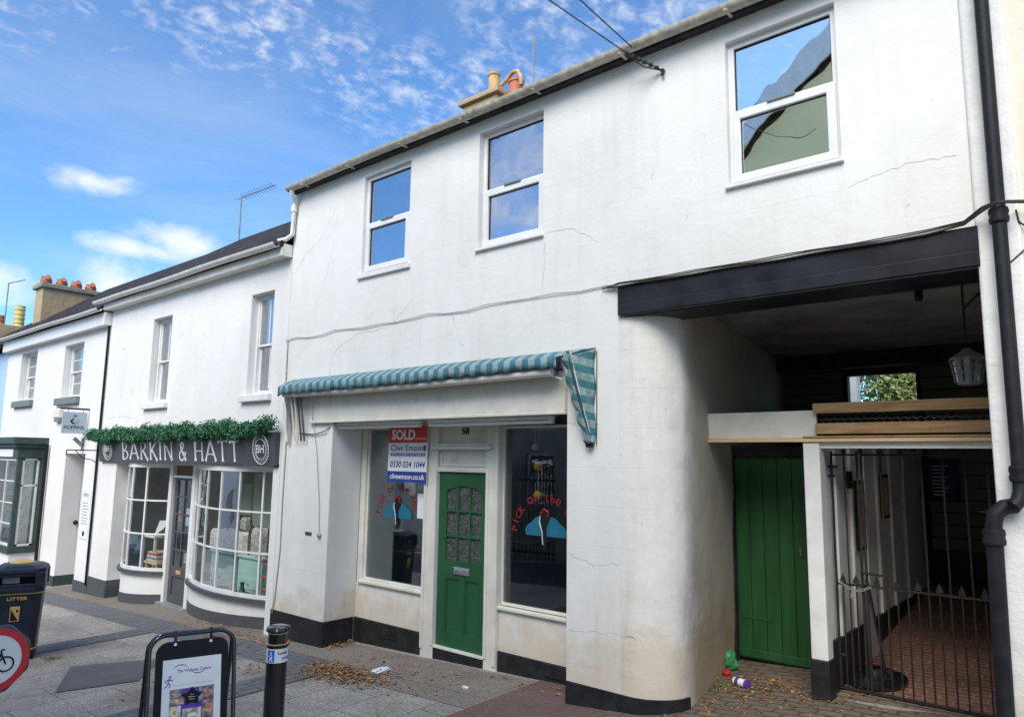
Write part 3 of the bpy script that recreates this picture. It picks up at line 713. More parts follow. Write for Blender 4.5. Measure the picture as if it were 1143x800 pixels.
# ---- shopfront
MB().box(-4.02, -.003, -.032, .10, 2.555, 2.93).build('shop_fascia', M_creamp, A, .012, label='long plain cream board over the shopfront')
MB().box(-4.05, .0, -.05, -.0, 2.52, 2.556).build('fascia_moulding', M_creamp, A, .008)
MB().box(-3.6, 0, .10, .50, 2.60, 2.66).build('recess_soffit', M_creamp, A)
Y0 = .46
# frame members
sf = MB()
sf.box(-3.598, -3.50, Y0, Y0+.12, .52, 2.6); sf.box(-3.50, -2.34, Y0, Y0+.12, .52, .60); sf.box(-3.50, -2.30, Y0, Y0+.12, 2.48, 2.6)
sf.build('window_surround', M_creamp, A, .008)
def shopwin(x0, x1, z0, z1):
    fr = MB().frame(x0, x1, z0, z1, Y0+.03, Y0+.09, .03).build('window', M_creamp, A, .006)
    MB().box(x0+.03, x1-.03, Y0+.052, Y0+.058, z0+.03, z1-.03).build('pane', M_glass_shop, fr)
    MB().box(x0-.03, x1+.03, Y0-.045, Y0+.03, z0-.035, z0-.002).build('sill', M_creamp, fr, .008)
    return fr
shopwin(-3.50, -2.34, .60, 2.48); shopwin(-1.22, -.05, .60, 2.46)
MB().box(-3.598, -2.34, Y0-.01, Y0+.1, -.4, .56).build('stall_riser', M_wall, A, .01)
MB().box(-1.20, -.001, Y0-.01, Y0+.1, -.4, .56).build('stall_riser', M_wall, A, .01)
MB().box(-3.585, -2.34, Y0-.028, Y0, -.4, .15).build('plinth', M_black, A, .01); MB().box(-1.20, -.002, Y0-.028, Y0, -.4, .155).build('plinth', M_black, A, .01)
MB().box(-.58, -.26, Y0-.04, Y0-.026, .03, .15).build('air_vent', M_black, A, .004); MB().box(-3.0, -2.78, Y0-.04, Y0-.026, -.01, .09).build('air_vent', M_black, A, .004)
df = MB()
df.box(-2.34, -2.14, Y0-.05, Y0+.10, -.1, 2.6); df.box(-1.375, -1.20, Y0-.05, Y0+.10, -.1, 2.6)
df.box(-2.34, -2.30, Y0-.065, Y0-.05, .0, 2.6); df.box(-1.245, -1.20, Y0-.065, Y0-.05, .0, 2.6)
df.box(-2.18, -2.14, Y0-.062, Y0-.05, .05, 1.98); df.box(-1.375, -1.335, Y0-.062, Y0-.05, .05, 1.98)
df.box(-2.14, -1.375, Y0-.04, Y0+.1, 1.955, 2.01); df.box(-2.14, -1.375, Y0+.0, Y0+.1, 2.01, 2.6)
df.box(-2.22, -1.30, Y0-.085, Y0-.051, 2.20, 2.245); df.box(-2.20, -1.32, Y0-.07, Y0-.0, 2.245, 2.27)
df.build('door_frame', M_creamp, A, .006)
MB().frame(-2.13, -1.385, 2.015, 2.195, Y0-.02, Y0, .03).build('transom_panel', M_creamp, A, .005)
MB().box(-2.14, -1.375, Y0-.045, Y0+.2, -.25, .035).build('doorstep', M_black, A, .008)
MB().box(-2.14, -1.375, Y0-.055, Y0+.06, .036, .06).build('threshold', M_creamp, A, .005)
# door
DX0, DX1, DZ0, DZ1 = -2.137, -1.378, .062, 1.952
holes = []
gx0, gx1, gz0, gz1 = DX0+.125, DX1-.10, .98, 1.80
cw = (gx1-gx0-.044)/3
rows = [(.985, 1.239), (1.261, 1.515), (1.537, 1.80)]
for i in range(3):
    for a, b_ in rows: holes.append((gx0+i*(cw+.022), gx0+i*(cw+.022)+cw, a, b_))
pz0, pz1 = .22, .80
pw = (gx1-gx0-.07)/2
dmb = MB().wall(DX0, DX1, DZ0, DZ1, Y0-.005, Y0+.035, holes+[(gx0+i*(pw+.07), gx0+i*(pw+.07)+pw, pz0, pz1) for i in (0, 1)])
# arched head to the glazing
n = 16
for i in range(n):
    xa = gx0+(gx1-gx0)*i/n; xb = gx0+(gx1-gx0)*(i+1)/n
    za = 1.80-.055*((2*i/n-1)**2); zb = 1.80-.055*((2*(i+1)/n-1)**2)
    dmb.extr([(xa, Y0-.003, za), (xb, Y0-.003, zb), (xb, Y0-.003, 1.803), (xa, Y0-.003, 1.803)], (0, .03, 0))
door = dmb.build('door', M_green, A, .004, label='green front door with nine textured panes')
for i in (0, 1):
    x = gx0+i*(pw+.07)
    q = MB().box(x, x+pw, Y0+.012, Y0+.03, pz0, pz1); q.frame(x, x+pw, pz0, pz1, Y0-.001, Y0+.013, .018); q.build('panel', M_green, door, .003)
for h in holes: MB().box(h[0], h[1], Y0+.014, Y0+.02, h[2], h[3]).build('pane', M_obs, door)
lb = MB().box(-1.865, -1.625, Y0-.022, Y0-.006, .845, .925); lb.box(-1.845, -1.645, Y0-.032, Y0-.02, .862, .908); lb.build('letterbox', M_chrome, door, .006)
text_mb('58', (-1.745, Y0-.002, 2.375), (1, 0, 0), (0, 0, 1), height=.075, width=.115, depth=.004, center=True, bold=.02).build('house_number', M_blkp, A)
# room behind the shopfront
rm = MB(); rm.box(-4.4, -3.7, .6, 4.6, -.2, -.16) ; rm.box(-4.42, .0, .60, 4.6, -.25, .10); rm.box(-4.42, -.1, 4.5, 4.6, .1, 2.66); rm.box(-.22, -.11, .6, 4.5, .1, 2.66)
rm.build('room', M_interior, A)
MB().box(-4.41, -4.30, .47, 4.5, .1, 2.66).build('room_side_wall', M_intgreen, A)
def it(o, l, c, **k): return tag(o, l, c, **k)
c_ = thing('shop_counter', 'dark counter standing inside the empty shop behind the left window', 'counter', (-3.2, 2.6, .1))
MB().box(-4.0, -2.3, 2.3, 2.9, .1, 1.0).build('counter_body', M_dark, c_, .01); MB().box(-4.05, -2.25, 2.25, 2.95, 1.0, 1.04).build('counter_top', M_wood, c_, .01)
def ball(x, y, z, r, m, label):
    o = thing('hanging_paper_ball', label, 'decoration', (x, y, z-r), 'paper balls hanging behind the shop windows')
    MB().lathe([(r*math.sin(math.pi*i/8)+.001, -r*math.cos(math.pi*i/8)) for i in range(9)], (x, y, z), 14).build('ball', m, o, 0, True)
    MB().tube([(x, y, z+r), (x, y, 2.62)], .003, 5).build('string', M_fabw, o)
ball(-.80, .58, 2.04, .048, M_orange, 'orange paper ball, the upper one on the right shop window string')
ball(-.80, .58, 1.74, .045, M_orange, 'orange paper ball, the lower one above the right window lettering')
ball(-.98, .75, 2.24, .035, M_fabw, 'white paper ball high behind the right shop window')
ball(-2.70, .66, 1.76, .04, M_fabw, 'white paper ball just under the red and white sale board')
# window decals
def decal(cx_, cz, s, label, txt):
    y = Y0+.049; o = thing('window_lettering', label, 'lettering', (cx_, y, cz-.2*s), 'painted window lettering')
    n_ = len(txt); k = 0
    for wd_ in txt.split(' '):
        a0 = 172-164*k/(n_-1); a1 = 172-164*(k+len(wd_)-1)/(n_-1); k += len(wd_)+1
        text_arc(wd_, (cx_, y, cz), (1, 0, 0), (0, 0, 1), .335*s, a0, a1, .072*s).build('lettering', M_red_t, o)
    cl = []
    for i in range(25):
        a = math.pi*i/24; rr = .21*s*(1+.09*abs(math.sin(a*4))); cl.append((cx_+.02+rr*1.15*math.cos(a), y+.002, cz+rr*.85*math.sin(a)))
    MB().extr(cl, (0, -.002, 0)).build('cloud_shape', M_teal, o)
    b_ = [(cx_-.05*s, cz+.20*s), (cx_-.02*s, cz+.26*s), (cx_+.05*s, cz+.25*s), (cx_+.075*s, cz+.17*s), (cx_+.03*s, cz+.08*s), (cx_+.04*s, cz-.08*s), (cx_+.01*s, cz-.15*s), (cx_-.03*s, cz-.02*s), (cx_-.03*s, cz+.1*s)]
    MB().extr([(x, y-.001, z) for x, z in b_], (0, -.002, 0)).build('figure_shape', M_blkp, o)
    MB().tube([(cx_-.045*s, y-.003, cz+.19*s), (cx_-.055*s, y-.003, cz+.13*s), (cx_-.02*s, y-.003, cz+.04*s), (cx_-.01*s, y-.003, cz-.08*s)], .005*s, 5).build('white_outline', M_signw, o)
    MB().tube([(cx_-.04*s, y-.003, cz+.21*s), (cx_+.0*s, y-.003, cz+.255*s), (cx_+.055*s, y-.003, cz+.23*s), (cx_+.05*s, y-.003, cz+.19*s)], .011*s, 5).build('red_cap', M_red_t, o)
decal(-2.93, 1.38, 1.0, 'red arched lettering over a blue cloud on the left shop window', 'PICK of the CROP')
decal(-.66, 1.34, 1.05, 'red arched lettering over a blue cloud on the right shop window', 'PICK of the CROP')
it(MB().box(-2.56, -2.35, Y0+.046, Y0+.05, 1.40, 1.69).build('paper_notice', M_paper), 'blank pale sheet taped inside the left shop window under the sale board', 'notice')
# fluorescent lights
for x0, x1, lb_ in ((-3.62, -2.08, 'white strip light under the cream board over the left shop window'), (-1.92, -.22, 'white strip light under the cream board over the right shop window')):
    o = thing('strip_light', lb_, 'light', ((x0+x1)/2, .16, 2.46), 'strip lights over the shopfront')
    MB().box(x0, x1, .04, .11, 2.485, 2.520).build('batten', M_white, o, .006); MB().tube([(x0+.04, .075, 2.462), (x1-.04, .075, 2.462)], .018, 8).build('tube', M_signw, o, 0, True)
    for xa in (x0, x1-.04): MB().box(xa, xa+.04, .05, .10, 2.445, 2.485).build('lamp_holder', M_creamp, o, .004)
# SOLD board
o = thing('sale_board', 'red, white and blue sold board fixed in front of the left shop window', 'sign', (-2.62, .42, 1.82))
yb = .372; x0, x1 = -2.965, -2.275
MB().box(x0, x1, yb, yb+.008, 1.82, 2.475).build('board', M_signw, o)
MB().box(x0, x1, yb-.003, yb, 2.28, 2.475).build('red_panel', M_red, o); MB().box(x0, x1, yb-.003, yb, 1.82, 1.945).build('blue_panel', M_navy, o)
MB().box(x0+.045, x1-.03, yb-.003, yb, 2.125, 2.16).build('navy_strip', M_navy, o)
X, Z = (1, 0, 0), (0, 0, 1); yt = yb-.003
text_mb('SOLD', (x0+.06, yt, 2.315), X, Z, height=.125, width=.42, bold=.035).build('lettering', M_signw, o)
text_mb('by Auction', (x0+.49, yt, 2.315), X, Z, height=.03, width=.19).build('lettering', M_signw, o)
text_mb('Clive Emson', (x0+.05, yb, 2.185), X, Z, height=.075, width=.56).build('lettering', M_blkp, o)
text_mb('LAND & PROPERTY AUCTIONEERS', (x0+.055, yt, 2.132), X, Z, height=.02, width=.60).build('lettering', M_signw, o)
text_mb('0330 024 1044', (x0+.04, yb, 1.99), X, Z, height=.075, width=.62, shear=.2, bold=.015).build('lettering', M_navy, o)
text_mb('cliveemson.co.uk', (x0+.05, yt, 1.855), X, Z, height=.062, width=.61, bold=.01).build('lettering', M_signw, o)
MB().extr([(x1-.065, yb-.001, 2.25), (x1-.02, yb-.001, 2.25), (x1-.02, yb-.001, 2.2), (x1-.042, yb-.001, 2.175), (x1-.065, yb-.001, 2.2)], (0, -.002, 0)).build('shield', M_navy, o)

# ------------------------------------------------------------ awning
AW = thing('awning', 'faded blue and teal striped folded canvas awning over the shopfront', 'awning', (-2.2, 0, 2.9))
random.seed(3)
def canopy():
    mb = MB(); n = 110; x0, x1 = -4.55, .32
    prof = [(0.0, 3.115), (-.08, 3.09), (-.16, 3.06), (-.236, 3.028), (-.243, 3.018), (-.241, 2.98), (-.24, 2.945)]
    m_ = len(prof); vs = []
    for i in range(n+1):
        t = i/n; x = x0+(x1-x0)*t
        sag = .012*math.sin(t*9)+.005*math.sin(t*31)
        for k, (y, z) in enumerate(prof):
            kk = k/(m_-1); e = min(1, (1-t)*12+.5)*min(1, t*12+.5)
            zz_ = z+sag*kk*.6+random.uniform(-.002, .002)-(.045*(1-t)*kk)
            if k == m_-1: zz_ -= .022*abs(math.sin(x*math.pi/.22))
            xx = x-(.30*max(0, (t-.93)/.07)-.0)*(-y/.245) if t > .93 else x
            vs.append((xx, y*(.75+.25*e)+.003*math.sin(x*40+k)+.006*math.sin(x*13+k)*kk, zz_))
    fs = [(i*m_+k, (i+1)*m_+k, (i+1)*m_+k+1, i*m_+k+1) for i in range(n) for k in range(m_-1)]
    o = mb.add(vs, fs).build('canopy', M_awn, AW, 0, False); md = o.modifiers.new('s', 'SOLIDIFY'); md.thickness = .004
    for p in o.data.polygons: p.use_smooth = True
canopy()
def cheek(x, name, m, wid, jit, scal=True, thick=.01, dx=.0):
    # triangular side wing with scalloped front edge
    pts = []; n = 40
    for i in range(n+1):
        t = i/n; z = 3.10-t*.84; y = -(wid*(1-t)**.85+.045)
        if scal: y -= .045*abs(math.sin(t*math.pi*4.0+.4))*(1-.3*t)-(.03 if name == 'side_wing' else .0)
        pts.append((y, z))
    mb = MB(); cols = 8; vs = []
    for (y, z) in pts:
        for c in range(cols+1):
            u = c/cols; yy = y*(1-u)-.004*u; tt = (3.10-z)/.84; vs.append((x+jit*math.sin(u*9+z*3)+.01*math.sin(z*17+u*5)+dx*(1-u)*(1-tt)**.8, yy, z-(.075 if x > 0 else .03)*(1-u)*(1-tt)))
    fs = [(i*(cols+1)+k, (i+1)*(cols+1)+k, (i+1)*(cols+1)+k+1, i*(cols+1)+k+1) for i in range(n) for k in range(cols)]
    o = mb.add(vs, fs).build(name, m, AW, 0, False); md = o.modifiers.new('s', 'SOLIDIFY'); md.thickness = thick
    for p in o.data.polygons: p.use_smooth = True
    return o
cheek(.315, 'side_wing', M_awn2, .20, .005, False, dx=-.12)
def wing_valance(nm, m, w0, sc, off):
    mb = MB(); n = 48; vs = []
    for i in range(n+1):
        t = i/n*.98; fx_ = .318-.12*(1-t)**.8; fy = -(.20*(1-t)**.85+.052); z = 3.06-t*.82
        w = (w0*(1-.45*t)+sc*abs(math.sin(t*math.pi*4.5+.3)))*min(1, .45+t*6)
        for u in (0, .35, .7, 1): vs.append((fx_+.012-w*u, fy-.02*math.sin(u*3)+off, z-.05*u*0+.006*math.sin(u*5+t*20)))
    mb.add(vs, [(4*i+k, 4*i+4+k, 4*i+5+k, 4*i+1+k) for i in range(n) for k in range(3)])
    o = mb.build(nm, m, AW); md = o.modifiers.new('s', 'SOLIDIFY'); md.thickness = .004
    for p in o.data.polygons: p.use_smooth = True
wing_valance('wing_valance', M_awn2, .060, .055, -.006); wing_valance('valance_lining', M_fabw, .135, .0, .016)
MB().tube([(.205, -.262, 3.0), (.225, -.225, 2.85), (.262, -.162, 2.6), (.295, -.10, 2.38), (.312, -.062, 2.27)], [.004, .010, .011, .008, .004], 6).build('wing_gap_shade', M_slategreen, AW, 0, True)  # dark tube drawn for the shaded gap between wing and valance
cheek(-4.53, 'side_wing', M_fabw, .20, .010, False, dx=.16)
MB().tube([(-4.45, -.17, 2.90), (-3, -.17, 2.885), (-1.5, -.17, 2.885), (-.05, -.17, 2.90)], .042, 10).build('roller', M_creamp, AW, 0, True)
for x in (-4.40, -4.32, -4.25, -4.18):
    MB().tube([(x, -.20, 3.0), (x+.03, -.12, 2.85), (x+.05, -.045, 2.3)], .013, 6).build('folding_arm', M_creamp if x < -4.3 else M_dgrey, AW, 0, True)
MB().tube([(-.35, -.18, 2.985), (.02, -.10, 2.83)], .011, 6).build('folding_arm', M_creamp, AW); MB().tube([(-.12, -.20, 2.98), (-.05, -.1, 2.86), (.02, -.15, 2.99)], .010, 6).build('folding_arm', M_iron, AW)
MB().tube([(.332, -.010, 3.08), (.328, -.010, 2.24)], .004, 6).build('wing_rod', M_slategreen, AW); MB().box(.24, .30, -.055, -.01, 2.22, 2.26).build('wing_bracket', M_iron, AW, .004)
tg = MB()
MB().box(-4.70, -4.05, -.03, .0, 2.30, 3.0) if False else None

# ------------------------------------------------------------ cables and pipes on the main facade
def cable(name, pts, r, m, label, cat='cable', group=None):
    o = MB().tube(pts, r, 6).build(name, m, None, 0, True); return tag(o, label, cat, group)
cable('cable', [(-4.75, -.015, 3.66)]+[(-4.5+i*.29, -.015+.004*math.sin(i*2), 3.675-.012*math.sin(i*1.3)+(-.01 if i % 3 else .01)) for i in range(18)]+[(.57, -.02, 3.655)], .005, M_wcable, 'thin grey cable running level across the white wall above the awning')
for k, (dz, r_) in enumerate(((0, .008), (.016, .006), (.028, .005))):
    o = cable('cable', [(.40+.05*k, -.02, 3.645+dz*.4)]+[(.6+i*.24, -.05-.004*math.sin(i+k), 3.630+dz+.004*math.sin(i*1.9+k)) for i in range(11)]+[(3.22, -.05, 3.655+dz*.8), (3.33, -.12, 3.70+dz), (3.42, -.19, 3.72+dz*.3), (3.6, -.05, 3.72+dz*.5), (4.2, -.03, 3.70+dz)], r_, M_cable, ('thickest black cable bunched along the top of the passage beam', 'middle black cable in the bunch along the top of the passage beam', 'uppermost thin black cable along the top of the passage beam')[k], 'cable', 'cables along the top of the beam')
cable('cable', [(3.50, -.03, 3.70), (3.51, -.03, 3.62), (3.56, -.03, 3.56), (3.66, -.03, 3.53), (3.9, -.03, 3.53)], .006, M_cable, 'thin black cable looping on the cream wall right of the big pipe')
cable('cable', [(3.44, -.03, 3.36), (3.60, -.03, 3.50), (3.9, -.03, 3.72)], .005, M_cable, 'thin dark wire slanting up the cream wall')
cable('cable', [(-4.70, -.012, 3.66), (-4.69, -.012, 3.1)], .010, M_wcable, 'painted cable dropping from the eaves pipe to the awning left end')
cable('cable', [(-4.60, -.012, 2.30), (-4.61, -.012, 1.6), (-4.60, -.012, .9), (-4.66, -.012, .3), (-4.69, -.02, .1)], .008, M_wcable, 'thin brownish cable down the left edge of the shop wall')
cable('cable', [(-4.0, -.012, 2.95), (-3.98, -.05, 2.6), (-3.9, -.012, 2.2), (-3.78, -.012, 1.5), (-3.76, -.012, 1.18)], .005, M_wcable, 'slack thin wire hanging down beside the left shop window')
cable('cable', [(-4.3, -.015, 2.40), (-3.95, -.02, 2.38), (-3.72, -.03, 2.42), (-3.55, .05, 2.54)], .007, M_cable, 'short black cable looping to the left strip light')
it(MB().box(-4.06, -3.93, -.008, 0, 1.13, 1.17).build('wall_plate', M_green2), 'tiny green plate on the white wall left of the shop window', 'plate')
it(MB().lathe([(.03, 0), (.03, .03), (.015, .045)], (-3.75, 0, 1.15), 12, (0, -1, 0)).build('junction_box', M_wcable, None, 0, True), 'small round junction box where the thin wire ends', 'fitting')
# overhead service wires
o = thing('overhead_wires', 'pair of overhead wires anchored to a hook under the gutter', 'wires', (1.04, 0, 5.5))
for a, b_ in (((.98, -.05, 5.56), (-2.1, .0, 8.9)), ((.93, -.06, 5.60), (-1.55, .2, 8.9))):
    pass
pA = Vector((1.04, -.02, 5.52))
def wire_to(v, name='wire', a=(.82, -.25, 5.66)):
    a = Vector(a); b = Vector(v); pts = [a.lerp(b, i/12)+Vector((0, 0, -.35*math.sin(math.pi*i/12))) for i in range(13)]
    MB().tube(pts, .0055, 6).build(name, M_cable, o)
wire_to((-2.05, -9.2, 9.0)); wire_to((-.6, -9.2, 9.0), a=(.87, -.25, 5.70))
tw = MB()
for k in range(7): 
    t = k/6; c0 = Vector((.82, -.25, 5.66)).lerp(pA, t); tw.lathe([(.008, -.02), (.02, -.01), (.02, .01), (.008, .02)], c0, 8, (1, .5, -.3))
tw.tube([pA+Vector((0, .02, 0)), pA, pA+Vector((.01, -.02, -.05))], .014, 6); tw.tube([(.82, -.25, 5.66), pA], .007, 6); tw.tube([(.78, -.22, 5.69), (.9, -.1, 5.57), pA], .006, 6)
tw.build('strain_insulator', M_cable, o)
def pipe(name, pts, r, m, label, coll=(), cat='pipe', shoe=None):
    o = thing(name, label, cat, pts[-1]); MB().tube(pts, r, 14).build('pipe_run', m, o, 0, True)
    for c, d in coll: MB().lathe([(r, -.05), (r+.012, -.045), (r+.016, -.02), (r+.010, 0), (r+.016, .02), (r+.012, .045), (r, .05)], c, 16, d).build('collar', m, o, 0, True)
    return o
o = pipe('downpipe', [(3.415, -.10, 9.0), (3.415, -.10, 2.02), (3.412, -.11, 1.95), (3.40, -.13, 1.90), (3.375, -.15, 1.87)], .041, M_pipe, 'thick black downpipe on the white pilaster, ending above the lower pipe', [((3.415, -.10, 3.66), Z), ((3.415, -.10, 2.06), Z), ((3.415, -.10, 6.4), Z)])
o = pipe('soil_pipe', [(3.37, -.02, 1.87), (3.32, -.06, 1.86), (3.275, -.085, 1.82), (3.262, -.09, 1.75), (3.245, -.09, -.05)], .046, M_pipe, 'thick black lower pipe with elbow standing at the right of the iron gate', [((3.261, -.09, 1.68), Z), ((3.248, -.09, .45), Z)])
o = pipe('downpipe', [(-4.60, -.15, 5.74), (-4.60, -.14, 5.69), (-4.66, -.05, 5.58), (-4.68, -.05, 5.14), (-4.72, -.12, 5.06), (-4.79, -.20, 5.03)], .031, M_gutterw, 'short white swan-neck downpipe at the left end of the stained gutter', [((-4.67, -.05, 5.50), Z)])

# ------------------------------------------------------------ PASSAGE
Pw = thing('store_cupboard', 'white boarded store inside the passage with dark green door', 'shed', (1.3, 1.05, .15))
MB().box(1.80, 1.86, 1.16, 5.1, .1, 2.28).build('partition', M_white, Pw, label='white boarded side of the store behind the iron gate')
pp = MB(); 
for y in (1.5, 1.95, 2.4, 2.85, 3.4, 4.0): pp.box(1.86, 1.885, y, y+.06, .3, 2.28)
pp.build('batten', M_white, Pw, .003)
MB().box(1.86, 1.89, 1.17, 5.1, .1, .62).build('plinth', M_black, Pw, .004)
pst = MB().box(1.768, 1.905, 1.02, 1.16, .50, 2.285).build('post', M_white, Pw, .01); MB().box(1.760, 1.913, 1.010, 1.168, .1, .50).build('post_base', M_black, Pw, .008)
MB().box(.84, 1.88, 1.05, 1.09, 2.322, 2.56).build('top_panel', M_creamp, Pw, .004)
fd = MB(); fd.box(.62, .735, 1.90, 2.02, .1, 2.27); fd.box(.735, 1.80, 1.90, 2.02, 2.17, 2.27); fd.box(1.62, 1.80, 1.90, 2.02, .1, 2.17); fd.build('door_frame', M_dark, Pw, .005)
gd = MB()
n = 6; w = (1.62-.735)/n
for i in range(n): gd.box(.735+i*w+.003, .735+(i+1)*w-.003, 1.955, 1.985, .165, 2.165)
gd = gd.build('door', M_green2, Pw, .005, label='dark green vertical boarded door')
MB().box(.74, 1.615, 1.94, 1.956, .18, .26).build('weather_board', M_green2, gd, .01); MB().tube([(1.40, 1.95, 1.28), (1.40, 1.92, 1.29), (1.40, 1.92, 1.22), (1.40, 1.95, 1.21)], .007, 6).build('handle', M_chrome, gd)
MB().box(.76, 1.1, 1.948, 1.956, 1.62, 1.65).build('hinge', M_green2, gd, .002); MB().box(.76, 1.1, 1.948, 1.956, .55, .58).build('hinge', M_green2, gd, .002)
it(MB().box(.80, 3.25, 1.000, 1.048, 2.288, 2.320).build('pine_batten', M_pine, None, .003), 'long pale new pine batten across the store and gate', 'timber')
it(MB().box(1.872, 3.25, 1.05, 1.10, 2.235, 2.287).build('lintel_board', M_white, None, .003), 'white painted board under the pine batten above the gate spikes', 'timber')
for (z0, z1, x0, lb_) in ((2.53, 2.615, 1.87, 'rough brown timber rail, topmost above the iron gate'), (2.355, 2.445, 1.885, 'rough brown timber rail, the middle one above the iron gate'), (2.322, 2.338, 1.78, 'thin brown timber strip lying on the pine batten above the gate')):
    it(MB().box(x0, 3.27, 1.0 if z1 > 2.34 else .99, 1.055, z0, z1).build('timber_rail', M_timber, None, .004), lb_, 'timber', group='timber rails above the gate')
wm = MB(); 
for r_ in range(9):
    z_ = 2.30+r_*.036
    pts = [(1.9+i*.03, 1.07, z_+(.010 if (i+r_) % 2 else -.010)) for i in range(46)]; wm.tube(pts, .0018, 3, caps=False)
it(wm.build('chicken_wire', M_lead), 'chicken wire netting stretched behind the timber rails', 'netting')
# back wall of passage
bw = thing('passage_back_wall', 'dark slatted board wall closing the back of the passage', 'wall', (1.8, 5.1, .6))
MB().wall(-.1, 3.285, .3, 3.56, 5.10, 5.20, [(1.02, 1.86, 2.93, 3.30)]).build('boarding', M_slats, bw)
MB().frame(.97, 1.91, 2.88, 3.35, 5.07, 5.10, .05).build('opening_frame', M_dark, bw)
MB().box(1.88, 3.285, 5.05, 5.10, .3, 1.08).build('plinth', M_black, bw)
MB().box(-.1, 3.285, 4.6, 4.72, 3.36, 3.565).build('cross_beam', M_dark, bw)
MB().box(1.88, 1.93, 5.03, 5.1, .6, 2.9).build('post', M_dark, bw)
o = thing('notice_board', 'dark blue framed notice board on the passage back wall', 'notice board', (2.1, 5.05, 1.7))
MB().frame(1.86, 2.27, 1.66, 2.18, 5.03, 5.05, .02).build('frame', M_dark, o); MB().box(1.88, 2.25, 5.035, 5.05, 1.68, 2.16).build('backing', simple('deep_blue_felt', (.02, .03, .10), .8), o)
t_ = MB()
for i in range(9): text_mb('abcdefgh klmn'[i % 4:i % 4+8], (1.98, 5.034, 1.74+i*.044), X, Z, height=.02, width=.16, mb=t_) if False else t_.box(1.98, 2.10+.03*(i % 3), 5.032, 5.034, 1.74+i*.044, 1.75+i*.044)
t_.build('printed_lines', M_paper, o)
for (y0, y1, z0, z1, lb_) in ((2.02, 2.28, 1.30, 1.95, 'tall narrow framed picture on the white store side'), (1.80, 1.92, 1.88, 2.04, 'small black box fixed to the white store side'), (2.95, 3.2, 1.55, 2.0, 'dark framed picture further back on the white store side')):
    o = thing('wall_picture', lb_, 'picture', (1.9, y0, z0))
    MB().add([(1.888, y0, z0), (1.888, y1, z0), (1.888, y1, z1), (1.888, y0, z1), (1.91, y0, z0), (1.91, y1, z0), (1.91, y1, z1), (1.91, y0, z1)], [(0, 3, 2, 1), (4, 5, 6, 7), (0, 1, 5, 4), (1, 2, 6, 5), (2, 3, 7, 6), (3, 0, 4, 7)]).build('frame', M_blkp, o, .003)
    if z1-z0 > .3: MB().box(1.909, 1.913, y0+.03, y1-.03, z0+.03, z1-.03).build('picture', M_skin, o)
# garden beyond opening
def leafball(mb, c, r, n, s, sq=(1, 1, 1)):
    for _ in range(n):
        d = Vector((random.gauss(0, 1), random.gauss(0, 1), random.gauss(0, 1))).normalized()*(random.random()**.4)*r
        p = Vector(c)+Vector((d.x*sq[0], d.y*sq[1], d.z*sq[2])); u = Vector((random.gauss(0, 1), random.gauss(0, 1), random.gauss(0, 1))).normalized(); v = u.orthogonal().normalized(); k = s*random.uniform(.6, 1.3)
        mb.add([p-u*k, p+v*k*.45, p+u*k, p-v*k*.45], [(0, 1, 2, 3)])
sh = thing('garden_shrub', 'bright green shrub in the garden seen through the passage back opening', 'shrub', (-.6, 9.5, .5))
mb = MB(); random.seed(11)
for k in range(14): leafball(mb, (.1+random.random()*1.7, 9.6+random.random()*1.0, 3.0+random.random()*1.4), .6, 1200, .05)
mb.build('foliage', M_shrub, sh)
MB().tube([(-.6, 10.2, .3), (-.55, 10.2, 3)], [.1, .05], 8).build('stem', M_wood, sh)
yw = thing('yard_wall', 'pale rendered yard wall beyond the passage back opening', 'wall', (-1.6, 8.6, .3)); MB().box(-.9, .30, 8.2, 8.4, .2, 5.4).build('wall_face', M_wallc, yw)
# lantern
o = thing('lantern', 'weathered hexagonal lantern hanging in the passage on a rod', 'lantern', (3.05, 1.0, 2.7))
lx, ly = 3.03, 1.0
def hexring(r, z): return [(lx+r*math.cos(R_(60*k+12)), ly+r*math.sin(R_(60*k+12)), z) for k in range(6)]
mb = MB(); mb.lathe([(.03, 2.99), (.05, 2.965), (.135, 2.915), (.135, 2.90), (.11, 2.90)], (lx, ly, 0), 6); mb.build('lamp_roof', M_lant, o)
mb = MB(); mb.lathe([(.03, 2.705), (.085, 2.715), (.085, 2.735), (.02, 2.735)], (lx, ly, 0), 6); mb.build('lamp_base', M_lant, o)
mb = MB()
for a, b_ in zip(hexring(.085, 2.73), hexring(.112, 2.90)): mb.tube([a, b_], .007, 5)
for z_, r_ in ((2.80, .096), (2.86, .105)): mb.tube(hexring(r_, z_), .004, 5, closed=True)
mb.build('lamp_frame', M_lant, o)
mb = MB(); mb.lathe([(.08, 2.735), (.106, 2.90)], (lx, ly, 0), 6); mb.build('lamp_glass', glass_mat('frosty_lamp_glass', .3, (.75, .75, .7), .2), o)
mb = MB(); mb.tube([(lx, ly, 2.99), (lx, ly, 3.55)], .008, 6); mb.tube([(lx, ly, 3.3), (lx+.1, ly, 3.4), (lx+.22, ly, 3.42)], .01, 6); mb.build('hanging_rod', M_iron, o, 0, True)
o = thing('bulb_holder', 'small black bulb holder hanging from the passage ceiling', 'lamp', (2.8, .95, 3.4)); MB().lathe([(.02, 0), (.03, .02), (.03, .1), (.012, .13)], (2.77, .8, 3.36), 10).build('holder', M_blkp, o, 0, True); MB().tube([(2.77, .8, 3.48), (2.74, .8, 3.565)], .006, 5).build('flex', M_blkp, o)
